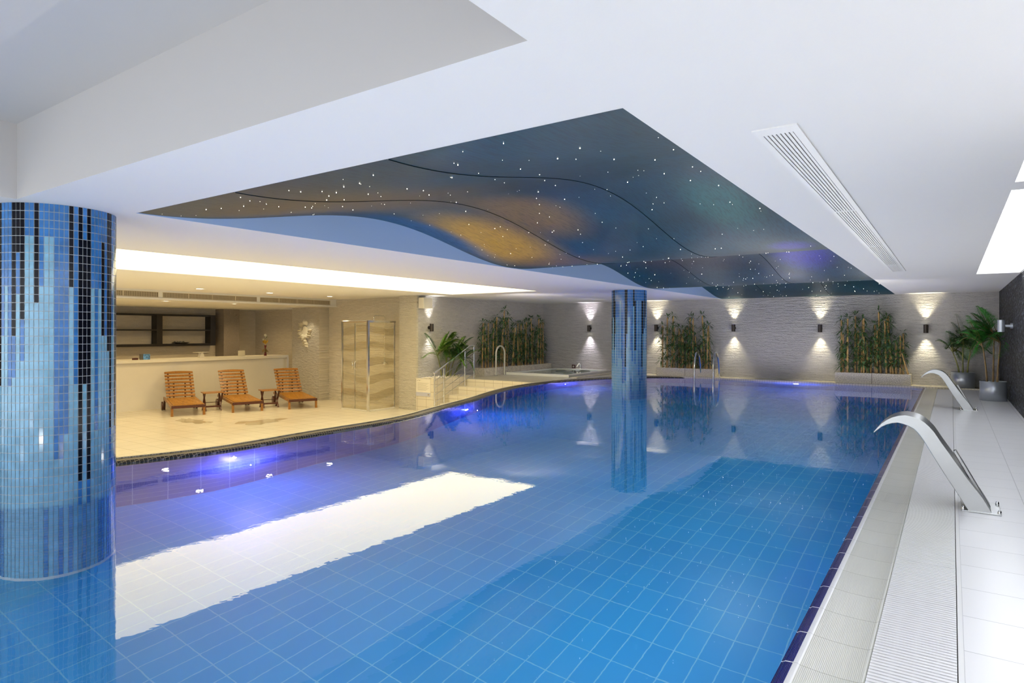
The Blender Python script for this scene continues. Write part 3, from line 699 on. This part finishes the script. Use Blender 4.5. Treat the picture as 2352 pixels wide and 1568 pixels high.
# relief on wall
o = empty('wall_relief', (-13.13, 10.0, 1.06), label='cream plaster sea-creature relief on the rough stone pier', cat='wall decoration'); m = MB(); rr = random.Random(2)
def leafblob(m, c, d, L, w, t=.03):
    d = Vector(d).normalized(); s_ = Vector((d.z, 0, -d.x)); c = Vector(c); n_ = 6; vs = []
    for i in range(n_ + 1):
        k = i / n_; ww = w * math.sin(PI * min(1, k * .9 + .08)); p = c + d * L * k
        vs += [p + s_ * ww, p - Vector((0, t * math.sin(PI * (k * .9 + .05)), 0)) + Vector((0, -.004, 0)), p - s_ * ww]
    fs = []
    for i in range(n_): b = i * 3; fs += [(b, b + 1, b + 4, b + 3), (b + 1, b + 2, b + 5, b + 4)]
    m.add(vs, fs)
for k in range(16):
    a = R(60 + k * 19); c = (.13 * math.cos(a), -.004, .12 * math.sin(a) + .05); leafblob(m, c, (math.cos(a + .5), 0, math.sin(a + .5)), .13 + .03 * math.sin(k * 2.1), .036, .08)
for k in range(9):
    t = k / 8; c = (-.10 + .22 * t - .08 * t * t, -.004, -.05 - .26 * t); leafblob(m, c, (-.7 if k % 2 else .7, 0, -.6), .11, .034, .07)
for k in range(5): leafblob(m, (-.14, -.004, .18 - k * .07), (-.9, 0, .3 - k * .2), .12, .034, .07)
obj('relief_shape', m, plain('cream_plaster', (.74, .67, .50), .7), o); obj('relief_core', MB().prism([(.10 * math.cos(2 * PI * k / 14) * (1.1 + .2 * math.sin(3 * k)), .14 * math.sin(2 * PI * k / 14)) for k in range(14)], 0, .02, 0, Matrix.Rotation(R(90), 4, 'X')), plain('cream_plaster_b', (.74, .67, .50), .7), o)
# ------------------------------------------------------------------ shower cabin
def glassm(name, seed):
    m = bpy.data.materials.new(name); m.use_nodes = True; t = m.node_tree; t.nodes.clear(); out = N(t, 'ShaderNodeOutputMaterial')
    tc = N(t, 'ShaderNodeTexCoord'); sp = N(t, 'ShaderNodeSeparateXYZ'); t.links.new(tc.outputs['Object'], sp.inputs[0])
    s1 = N(t, 'ShaderNodeMath', operation='ADD'); t.links.new(sp.outputs[0], s1.inputs[0]); t.links.new(sp.outputs[1], s1.inputs[1])
    s2 = N(t, 'ShaderNodeMath', operation='MULTIPLY'); s2.inputs[1].default_value = 4.5; t.links.new(s1.outputs[0], s2.inputs[0])
    z7 = N(t, 'ShaderNodeMath', operation='MULTIPLY_ADD'); z7.inputs[1].default_value = 3.1; t.links.new(sp.outputs[2], z7.inputs[0]); t.links.new(s2.outputs[0], z7.inputs[2])
    sn = N(t, 'ShaderNodeMath', operation='SINE'); t.links.new(z7.outputs[0], sn.inputs[0])
    ad = N(t, 'ShaderNodeMath', operation='MULTIPLY_ADD'); ad.inputs[1].default_value = .045; t.links.new(sn.outputs[0], ad.inputs[0]); t.links.new(sp.outputs[2], ad.inputs[2])
    fr = N(t, 'ShaderNodeMath', operation='PINGPONG'); fr.inputs[1].default_value = .17; t.links.new(ad.outputs[0], fr.inputs[0])
    gt = N(t, 'ShaderNodeMath', operation='GREATER_THAN'); gt.inputs[1].default_value = .075; t.links.new(fr.outputs[0], gt.inputs[0])
    tr = N(t, 'ShaderNodeBsdfTransparent'); tr.inputs[0].default_value = (.90, .88, .80, 1); gl = N(t, 'ShaderNodeBsdfGlossy'); gl.inputs['Roughness'].default_value = .03
    mx = N(t, 'ShaderNodeMixShader'); mx.inputs[0].default_value = .08; t.links.new(tr.outputs[0], mx.inputs[1]); t.links.new(gl.outputs[0], mx.inputs[2])
    df = N(t, 'ShaderNodeBsdfDiffuse'); df.inputs[0].default_value = (.58, .51, .34, 1); tl = N(t, 'ShaderNodeBsdfTranslucent'); tl.inputs[0].default_value = (.75, .68, .46, 1)
    m2 = N(t, 'ShaderNodeMixShader'); t.links.new(df.outputs[0], m2.inputs[1]); t.links.new(tl.outputs[0], m2.inputs[2])
    tr2 = N(t, 'ShaderNodeBsdfTransparent'); m3 = N(t, 'ShaderNodeMixShader'); m3.inputs[0].default_value = .28; t.links.new(tr2.outputs[0], m3.inputs[1]); t.links.new(m2.outputs[0], m3.inputs[2])
    m4 = N(t, 'ShaderNodeMixShader'); t.links.new(gt.outputs[0], m4.inputs[0]); t.links.new(mx.outputs[0], m4.inputs[1]); t.links.new(m3.outputs[0], m4.inputs[2]); t.links.new(m4.outputs[0], out.inputs[0]); return m
GLS = glassm('wave_frosted_glass', 1)
SX, SY = -10.02, 9.20
o = empty('shower_cabin', (SX, SY, ZL), label='glass shower cabin with wavy frosted bands and double doors', cat='shower cabin')
W_, D_, H_ = .80, .78, 1.905
obj('shower_tray', MB().box(-W_ - .02, .02, -.02, D_, 0, .03), plain('tray_ceramic', (.72, .68, .56), .3), o, bevel=.005)
for x, y, r_ in ((0, 0, .022), (-W_, 0, .016), (0, D_ - .02, .012)): obj('frame_post', MB().box(x - r_, x + r_, y - r_, y + r_, .0, H_), CHROME, o, bevel=.003)
obj('top_rail', MB().tube([(-W_, 0, H_ - .02), (0, 0, H_ - .02)], .022, 10), CHROME, o); obj('top_rail', MB().box(-.018, .018, 0, D_, H_ - .04, H_), CHROME, o)
for a, b in ((-W_ + .016, -W_ / 2 - .006), (-W_ / 2 + .006, -.022)):
    d = obj('door', MB().box(a, b, -.004, .004, .035, H_ - .05), GLS, o)
    hx = b - .05 if a < -.5 else a + .05; sg = -1 if a < -.5 else 1
    obj('handle', MB().tube([(hx + .0 * sg, -.004, 1.05), (hx - .012 * sg, -.04, 1.03), (hx - .03 * sg, -.045, .98), (hx - .03 * sg, -.045, .93), (hx - .012 * sg, -.04, .88), (hx, -.004, .86)], .007, 8), CHROME, d)
    obj('door_edge', MB().box((b - .006) if a < -.5 else a, b if a < -.5 else a + .006, -.008, .008, .035, H_ - .05), CHROME, d)
obj('side_panel', MB().box(-.004, .004, .022, D_ - .03, .035, H_ - .045), GLS, o)
o2 = empty('shower_set', (-10.62, 10.3, ZL), label='chrome shower head, mixer and slide bar inside the glass cabin', cat='shower')
obj('riser_pipe', MB().tube([(0, -.05, .9), (0, -.05, 2.0), (0, -.08, 2.03), (0, -.35, 2.03), (0, -.38, 2.0), (0, -.38, 1.93)], .011, 8), CHROME, o2)
obj('shower_head', MB().lathe([(.0001, .02), (.03, .02), (.11, .006), (.11, 0), (.0001, 0)], (0, -.38, 1.9), 20), CHROME, o2); obj('mixer', MB().ball((0, -.05, .95), .05, 8).tube([(-.09, -.05, .95), (.09, -.05, .95)], .02, 10), CHROME, o2)
obj('hand_shower', MB().tube([(.0, -.05, 1.45), (.05, -.10, 1.52)], .012, 8).ball((.06, -.11, 1.54), .03, 6), CHROME, o2)
# speaker
o = empty('speaker', (XL, 10.12, 1.68), label='white boxy speaker high on the stone wall', cat='speaker'); SPK = plain('speaker_shell', (.74, .70, .60), .5)
obj('speaker_body', MB().box(.02, .17, -.14, .14, -.115, .115), SPK, o, bevel=.006); obj('speaker_bracket', MB().box(0, .02, -.1, .1, -.03, .03), DSTEEL, o); obj('speaker_grille', MB().box(.168, .173, -.12, .12, -.1, .1), plain('speaker_cloth', (.66, .62, .52), .8), o)
# ------------------------------------------------------------------ handrail, hoop, ladders
o = empty('stair_handrail', (-8.8, 9.9, ZL), label='steel stair handrail with wire rails beside the steps', cat='handrail')
bx, by = -8.8, 9.9
posts = [(9.90, ZL, .21), (10.20, ZL + .16, .295), (10.90, -.12, .64), (11.22, ZD, .735)]
for y, z0, z1 in posts: obj('post', MB().tube([(0, y - by, z0 - ZL), (0, y - by, z1 - ZL)], .016, 10), CHROME, o)
obj('handrail_tube', MB().tube([(0, -.02, .21 - ZL), (0, 11.0 - by, .735 - ZL), (0, 11.1 - by, .75 - ZL), (0, 11.24 - by, .75 - ZL)], .021, 12), CHROME, o)
m = MB()
for k in range(4):
    dz = -.16 - .15 * k; m.tube([(0, 0, .21 - ZL + dz), (0, 1.32, .75 - ZL + dz)], .006, 6)
obj('wire_rail', m, CHROME, o)
TUBE = plain('cream_tube', (.62, .60, .50), .3, .3)
def arch(p0, p1, zt, n=12):
    p0 = Vector(p0); p1 = Vector(p1); r_ = (p1 - p0).length / 2; mid = (p0 + p1) / 2; d = (p1 - p0).normalized(); out = [p0]
    for k in range(n + 1): a = PI - PI * k / n; out.append(mid + d * r_ * math.cos(a) + Vector((0, 0, zt - mid.z - r_ + r_ * math.sin(a))))
    out.append(p1); return out
o = empty('grab_rail', (-8.93, 12.41, ZD), label='tall cream arched grab rail beside the hot tub', cat='grab rail'); obj('rail_tube', MB().tube(arch((0, -.175, 0), (0, .175, 0), .70), .021, 12), TUBE, o)
m = MB(); 
for y in (-.175, .175): m.lathe([(.0001, .01), (.035, .008), (.04, 0)], (0, y, 0), 14)
obj('floor_flange', m, CHROME, o)
def ladder(x, lb):
    o = empty('pool_ladder_rail', (x, 14.3, 0), label=lb, cat='pool ladder'); 
    P = [(0, .45, ZD), (0, .42, .30), (0, .36, .48), (0, .28, .585), (0, .18, .62), (0, .10, .58), (0, .04, .46), (0, .0, .28), (0, 0, 0), (0, 0, -.5)]
    P = [(p[0] + .0, p[1], p[2]) for p in P]
    obj('rail', MB().tube(P, .021, 10), CHROME, o); obj('floor_flange', MB().lathe([(.0001, .012), (.03, .01), (.036, 0)], (0, .45, ZD), 12), CHROME, o); return o
ladder(-4.83, 'curved chrome ladder rail in front of the middle bamboo planter'); ladder(-4.40, 'curved chrome ladder rail in front of the bare wall beside the wall lamp')
# ------------------------------------------------------------------ hot tub
o = empty('hot_tub', (-8.0, 13.75, ZD), label='square white hot tub sunk into the tiled platform', cat='hot tub'); TUBW = plain('tub_acrylic', (.72, .72, .66), .25)
m = MB(); a, b, c, d = -.9, .85, -1.15, 1.15; t = .14
for (x0, x1, y0, y1) in ((a, b, c, c + t), (a, b, d - t, d), (a, a + t, c + t, d - t), (b - t, b, c + t, d - t)): m.box(x0, x1, y0, y1, 0, .065)
obj('tub_rim', m, TUBW, o, bevel=.012)
obj('tub_water', MB().quad((a + t, c + t, .045), (b - t, c + t, .045), (b - t, d - t, .045), (a + t, d - t, .045)), plain('tub_water', (.28, .42, .38), .05, var=.4, vscale=3), o)
for x, y in ((-.2, .3), (.3, -.2), (.35, .55)): obj('headrest', MB().lathe([(.0001, .035), (.10, .03), (.15, .0)], (x, y, .045), 18), plain('headrest_grey', (.16, .18, .16), .35), o)
struct('trim_13', MB().box(-7.15 + .0, -6.95, 12.62, 15.0, ZD - .01, ZD + .012), GRANITE)
o = empty('tub_control', (-8.385, YW, .14), label='small square control plate on the far wall above the hot tub', cat='control panel'); obj('plate', MB().box(-.055, .055, -.012, 0, -.05, .05), plain('plate_dark', (.09, .05, .05), .3), o); obj('knob', MB().tube([(0, -.012, 0), (0, -.028, 0)], .025, 12), CHROME, o)
o = empty('tub_spout', (-8.12, 14.93, ZD), label='slim chrome filler spout at the hot tub corner', cat='tap'); obj('spout', MB().tube([(0, 0, 0), (0, 0, .17), (-.03, -.02, .21), (-.08, -.05, .12)], [.03, .026, .024, .02], 10), CHROME, o); obj('spout_base', MB().lathe([(.0001, .012), (.04, .01), (.045, 0)], n=14), CHROME, o)
# info sign
o = empty('info_sign', (-9.14, 9.936, -.10), label='white rules board fixed to the tiled stair block', cat='sign'); obj('board', MB().box(-.205, .20, -.008, 0, -.185, .175), plain('sign_white', (.80, .74, .60), .4), o)
INK = plain('sign_ink', (.35, .30, .22), .6); m = MB()
for k in range(8): m.box(-.16, .16 - .10 * ((k * 37) % 5) / 5, -.010, -.008, .09 - k * .022, .094 - k * .022)
for k in range(6): m.box(-.17 + .02 * k, -.158 + .02 * k, -.010, -.008, .13 + .01 * (k % 3), .145 + .008 * (k % 2))
obj('sign_lettering', m, INK, o); obj('sign_band', MB().box(-.205, .20, -.0095, -.008, -.185, -.105), plain('band_grey', (.52, .52, .58), .4), o); obj('sign_emblem', MB().box(.13, .17, -.011, -.0095, -.16, -.13), INK, o)

# ------------------------------------------------------------------ plants
def leaf(m, p, d, L, w, droop=.25, mi=0):
    p = Vector(p); d = Vector(d).normalized(); s_ = d.cross(Vector((0, 0, 1)))
    if s_.length < .1: s_ = Vector((1, 0, 0))
    s_.normalize(); a = p + d * L * .45; b = p + d * L + Vector((0, 0, -droop * L))
    m.add([p, a + s_ * w, b, a - s_ * w], [(0, 1, 2, 3)], mi)
def bamboo(o_group, x, y, z, H, rr, lean=0, label='', r_=.017, foliage=True):
    o = empty('bamboo_cane', (x, y, z), label=label, cat='bamboo', group=o_group); m = MB(); n = max(3, int(H / .22)); P = []; Rr = []
    for k in range(n):
        z0, z1 = H * k / n, H * (k + 1) / n; q = r_ * (1 - .25 * k / n); 
        for z_, r2 in ((z0 + .003, q * 1.18), (z0 + .012, q), (z1 - .012, q * .97), (z1 - .003, q * 1.15)): P.append((lean * z_ / 1, 0, z_)); Rr.append(r2)
    m.tube(P, Rr, 8); obj('culm', m, CULM, o); m = MB()
    nc = max(2, int(H / .15)) if foliage else 1
    for k in range(nc):
        zz = H * (.12 + .88 * (k + rr.random() * .7) / nc); zz = min(zz, H + .02); a = rr.uniform(0, 2 * PI); c = Vector((lean * zz + .04 * math.cos(a), -abs(.05 * math.sin(a)) - .01, zz + .02))
        if k == nc - 1: c = Vector((lean * H, -.01, H + .02))
        for j in range(rr.randint(14, 20)):
            b = rr.uniform(0, 2 * PI); e = rr.uniform(-.5, .8); d = Vector((math.cos(b) * math.cos(e), min(.15, math.sin(b) * math.cos(e) * .6), math.sin(e)))
            leaf(m, c + d * .01, d, rr.uniform(.12, .21), .014, .3)
    obj('foliage', m, LEAF_B, o); return o
def planter(name, x0, x1, y0, y1, z0, z1, label, split):
    o = empty(name, ((x0 + x1) / 2, (y0 + y1) / 2, z0), label=label, cat='planter'); cx, cy = (x0 + x1) / 2, (y0 + y1) / 2; a, b, c, d = x0 - cx, x1 - cx, y0 - cy, y1 - cy; h = z1 - z0; t = .04; m = MB()
    m.ring(a, b, c, d, t, 0, h); obj('planter_box', m, GRANITE, o)
    if split == 'x': obj('joint', MB().box(-.004, .004, c - .001, c, 0, h), GD, o)
    else: obj('joint', MB().box(b, b + .001, -.004, .004, 0, h), GD, o)
    obj('soil', MB().box(a + t, b - t, c + t, d - t, 0, h - .03), SOIL, o); return o
planter('stone_planter', -5.92, -4.48, 14.72, 15.03, ZD, .215, 'speckled stone planter behind the ladder rails, beside the mosaic column', 'x')
planter('stone_planter', -2.0, -.66, 14.72, 15.03, ZD, .245, 'speckled stone planter against the far wall near the potted palms', 'x')
planter('stone_planter', -9.33, -9.03, 11.9, 14.95, ZD, .215, 'speckled stone planter along the side wall behind the hot tub', 'y')
rr = random.Random(21)
midH = [(.02, 1.05, .0), (.07, .35, .1), (.12, 1.25, 0), (.20, 1.28, .03), (.25, 1.02, 0), (.33, .98, 0), (.37, .85, .02), (.42, .95, 0), (.49, 1.02, 0), (.53, 1.25, .02), (.56, .95, -.02), (.62, 1.22, 0), (.68, .80, -.05), (.78, .60, 0), (.86, 1.28, -.06), (.9, 1.0, .02), (.95, 1.05, -.05)]
for t, H, ln in midH: bamboo('bamboo canes in the middle planter', -5.82 + 1.24 * t, 14.86 + rr.uniform(-.05, .06), .18, H, rr, ln, 'leafy bamboo cane in the stone planter behind the ladder rails', r_=.021)
rH = [(.02, 1.12, 0), (.05, .85, 0), (.10, .8, .02), (.13, 1.15, 0), (.24, 1.2, .0), (.29, .9, 0), (.34, 1.12, .02), (.38, 1.15, 0), (.43, .7, 0), (.48, .68, 0), (.55, 1.02, -.01), (.58, .9, 0), (.63, 1.28, -.03), (.72, 1.1, -.03), (.78, 1.2, -.04), (.82, 1.15, -.10), (.86, .7, 0), (.92, .8, .0), (.96, .85, 0)]
for t, H, ln in rH: bamboo('bamboo canes in the planter by the palms', -1.93 + 1.18 * t, 14.86 + rr.uniform(-.05, .06), .21, H, rr, ln, 'leafy bamboo cane in the stone planter near the potted palms', r_=.019)
o = bamboo('bamboo canes in the planter by the palms', -.70, 14.80, .21, .45, rr, -.25, 'leafy bamboo cane in the stone planter near the potted palms', foliage=False)
for k in range(24):
    t = (k + .5) / 24; H = rr.choice([.75, .9, 1.0, 1.1, 1.15, 1.25]); 
    if k == 6: H = 1.42
    bamboo('bamboo canes by the hot tub', -9.19 + rr.uniform(-.05, .06), 12.0 + 2.85 * t, .18, H, rr, rr.choice([0, 0, .03, -.03, .1]), 'leafy bamboo cane in the stone planter behind the hot tub', r_=.02)
def frond(m, ms, base, az, L, rise, droop, rr, lw=.011, ll=.24, n=24):
    d = Vector((math.cos(az), math.sin(az), 0)); P = []
    for k in range(9):
        t = k / 8; P.append(Vector(base) + d * L * t * (1 - .1 * t) + Vector((0, 0, rise * t - droop * t * t)))
    ms.tube(P, [.007 * (1 - .8 * k / 8) for k in range(9)], 5)
    side = d.cross(Vector((0, 0, 1)))
    for k in range(n):
        t = .18 + .82 * k / n; i = min(7, int(t * 8)); f_ = t * 8 - i; p = P[i].lerp(P[i + 1], f_); tg = (P[i + 1] - P[i]).normalized(); l = ll * math.sin(PI * min(1, .25 + t * .72)) * rr.uniform(.85, 1.1)
        for s_ in (-1, 1):
            dd = tg * .65 + side * s_ * .8 + Vector((0, 0, .25)); leaf(m, p, dd, l, lw * .6, .22)
def palm(loc, lb, stems, mats, ps, rr, sc=1, stemm=STEMG):
    o = empty('potted_palm', loc, label=lb, cat='palm')
    for (dx, dy, H, lean) in stems:
        m = MB(); n = 10; P = [(dx + lean[0] * (k / n) ** 1.5, dy + lean[1] * (k / n) ** 1.5, H * k / n) for k in range(n + 1)]
        m.tube(P, [.014 * (1 - .45 * k / n) * (1.12 if k % 2 else 1) for k in range(n + 1)], 8); obj('stem', m, stemm, o); top = P[-1]
        for (az, L, rise, droop) in ps(rr):
            m = MB(); ms = MB(); frond(m, ms, top, az, L * sc, rise * sc, droop * sc, rr); m.add(ms.v, ms.f, 1, True)
            obj('frond', m, [rr.choice(mats), stemm], o)
    return o
def ps_a(rr): return [(rr.uniform(0, 2 * PI), rr.uniform(.35, .55), rr.uniform(.25, .6), rr.uniform(.1, .45)) for _ in range(6)]
rr = random.Random(4)
POTM = plain('pot_steel', (.50, .54, .60), .36, .65)
def pot(loc, r_, h, lb, lb2):
    o = empty('steel_pot', loc, label=lb, cat='plant pot'); obj('pot_wall', MB().lathe([(.0001, 0), (r_, 0), (r_, h), (r_ - .008, h), (r_ - .008, h - .05)], n=40), POTM, o)
    m = MB(); q = random.Random(9)
    obj('soil', MB().lathe([(.0001, h - .04), (r_ - .008, h - .04)], n=30), SOIL, o)
    for k in range(90):
        a = q.uniform(0, 2 * PI); d = (r_ - .02) * math.sqrt(q.random()); m.ball((d * math.cos(a), d * math.sin(a), h - .028 + q.uniform(-.006, .008)), q.uniform(.010, .02), 4, sz=.7)
    p = obj('pebbles', m, plain('white_pebble', (.72, .74, .76), .7), loc=loc); tag(p, lb2, 'pebbles', kind='stuff')
pot((.535, 12.45, .014), .175, .30, 'brushed steel plant pot standing beside the dark slate wall', 'white pebbles filling the steel pot beside the slate wall')
pot((.175, 14.80, .014), .19, .31, 'brushed steel plant pot standing against the pale far wall', 'pebbles filling the steel pot against the far wall')
def ps_r(rr): return [(PI + rr.uniform(-1.2, 1.5), rr.uniform(.25, .50), rr.uniform(.25, .70), rr.uniform(.05, .60)) for _ in range(12)]
palm((.535, 12.45, .29), 'bright green potted palm by the slate wall, in front of the other palm', [(-.08, .0, .55, (-.05, 0)), (0, .02, .72, (.01, 0)), (.05, -.02, .62, (.04, .03))], [LEAF_G, LEAF_G, LEAF_P], ps_r, rr, .95, STEMR)
palm((.175, 14.80, .30), 'darker potted palm standing against the pale far wall', [(-.06, 0, .40, (-.10, 0)), (0, -.02, .55, (.0, 0)), (.07, 0, .45, (.05, 0))], [LEAF_P, LEAF_P, LEAF_B], lambda r: [(r.choice([PI + r.uniform(-.8, .8), r.uniform(-.9, .9), -PI / 2 + r.uniform(-.4, .4)]), r.uniform(.28, .50), r.uniform(.15, .75), r.uniform(.05, .55)) for _ in range(12)], rr, .95)
def ps_l(rr): return [(rr.choice([rr.uniform(-1.4, 1.4), rr.uniform(-PI / 2 - .4, -.3), rr.uniform(.3, PI / 2)]), rr.uniform(.20, .42), rr.uniform(.10, .55), rr.uniform(.05, .5)) for _ in range(11)]
palm((-9.10, 10.62, .06), 'bushy bright palm growing from the pebbled stair planter', [(0, -.15, .50, (0, -.14)), (.0, .0, .72, (.04, 0)), (.02, .12, .50, (.05, .12)), (.04, .22, .36, (.05, .2)), (.0, .05, .42, (.1, -.02)), (.05, -.05, .60, (.02, -.05))], [LEAF_Y, LEAF_Y, LEAF_P], ps_l, rr, 1.12)
m = MB(); q = random.Random(5)
for k in range(160): m.ball((q.uniform(XL + .04, -8.9), q.uniform(10.0, 11.3), .09), q.uniform(.012, .025), 4, sz=.6)
tag(obj('pebbles', m, plain('cream_pebble', (.75, .68, .54), .7)), 'cream pebbles covering the stair planter under the bushy palm', 'pebbles', kind='stuff')

# keep leaves in front of the walls they brush against
for root in list(bpy.data.objects):
    if root.type == 'EMPTY' and root.name.split('.')[0] in ('bamboo_cane', 'potted_palm'):
        for c in kids(root):
            for v in c.data.vertices:
                x = min(max(v.co.x, XL + .012 - root.location.x), XR - .012 - root.location.x); y_ = min(v.co.y, YW - .012 - root.location.y)
                v.co.x = x; v.co.y = y_
# ------------------------------------------------------------------ light
for gx in (-7.3, -3.2, -1.2): spot('wall_fill_spot', (gx, 10.2, 1.3), (R(90), 0, 0), 50, (1, .95, .92), 120, 1, 0)  # added spots without fixtures, to brighten the far and side walls
for gy in (11.4, 13.4): spot('wall_fill_spot', (-6.3, gy, 1.3), (R(90), 0, R(90)), 14, (1, .93, .86), 120, 1, 0)
w = bpy.data.worlds.new('world'); SC.world = w; w.use_nodes = True
w.node_tree.nodes['Background'].inputs[0].default_value = (.95, .97, 1, 1); w.node_tree.nodes['Background'].inputs[1].default_value = 2.4
def area(name, loc, tgt, sx, sy, e, c):
    l = bpy.data.lights.new(name, 'AREA'); l.shape = 'RECTANGLE'; l.size = sx; l.size_y = sy; l.energy = e; l.color = c
    o = bpy.data.objects.new(name, l); COL.objects.link(o); o.location = loc; o.rotation_euler = (Vector(tgt) - Vector(loc)).to_track_quat('-Z', 'Y').to_euler(); return o
for gx in (-4.2, -2.6, -1.2, -6.0, -7.6):
    for gy in (-2.2, -.4, 1.4, 3.2, 5.0, 6.8, 8.6, 10.4, 12.2, 13.6):
        if gx < -5 and gy > 1 or math.hypot(gx + 4.83, gy - 1.72) < 1.5 or math.hypot(gx + 4.98, gy - 11.06) < 1.2: continue
        e = 17.5 * (1 if gx > -5 else .6) * (1.15 if gy > 11 else 1)
        spot('ceiling_fill_spot', (gx, gy, .03), (PI, 0, 0), e * (.5 if gx < -3.5 and gy > 2 else 1), (1, .95, .85), 176, .3, 0)  # added grid of unseen spots above the water, fill for the ceiling
spot('relief_lamp', (-12.9, 9.55, 1.62), (R(22), 0, 0), 16, (1, .88, .62), 70, .8, .03)
for i, (gx, gy, e) in enumerate([(-1.25, 1.6, 26), (-1.3, 3.2, 30), (-1.35, 4.9, 22), (-1.5, 6.8, 20), (-2.8, 2.6, 14), (-3.0, 5.4, 12), (-1.9, 9.2, 16), (-4.2, 8.2, 10), (-3.2, 11.4, 12), (-3.6, .2, 12)]):
    spot('pool_floor_fill', (gx, gy, -.04), (0, 0, 0), e, (.75, 1, .98) if gy > 4 else (.85, .95, 1), 165, 1, .02)  # added unseen spots below the surface, fill for the pool floor
for gy in (0, 2, 6.2, 8.2): spot('deck_ceiling_fill', (.6, gy, .05), (PI, 0, 0), 9, (1, .97, .93), 176, .3, 0)  # added unseen spots, fill for the ceiling over the deck
SC.cycles.use_denoising = True
SC.cycles.max_bounces = 7; SC.cycles.transmission_bounces = 5; SC.cycles.glossy_bounces = 4; SC.cycles.transparent_max_bounces = 10; SC.cycles.diffuse_bounces = 3
SC.cycles.use_adaptive_sampling = True; SC.cycles.adaptive_threshold = .15; SC.cycles.adaptive_min_samples = 16
SC.cycles.sample_clamp_indirect = 6
SC.view_settings.view_transform = 'Standard'; SC.view_settings.look = 'None'; SC.view_settings.exposure = 0
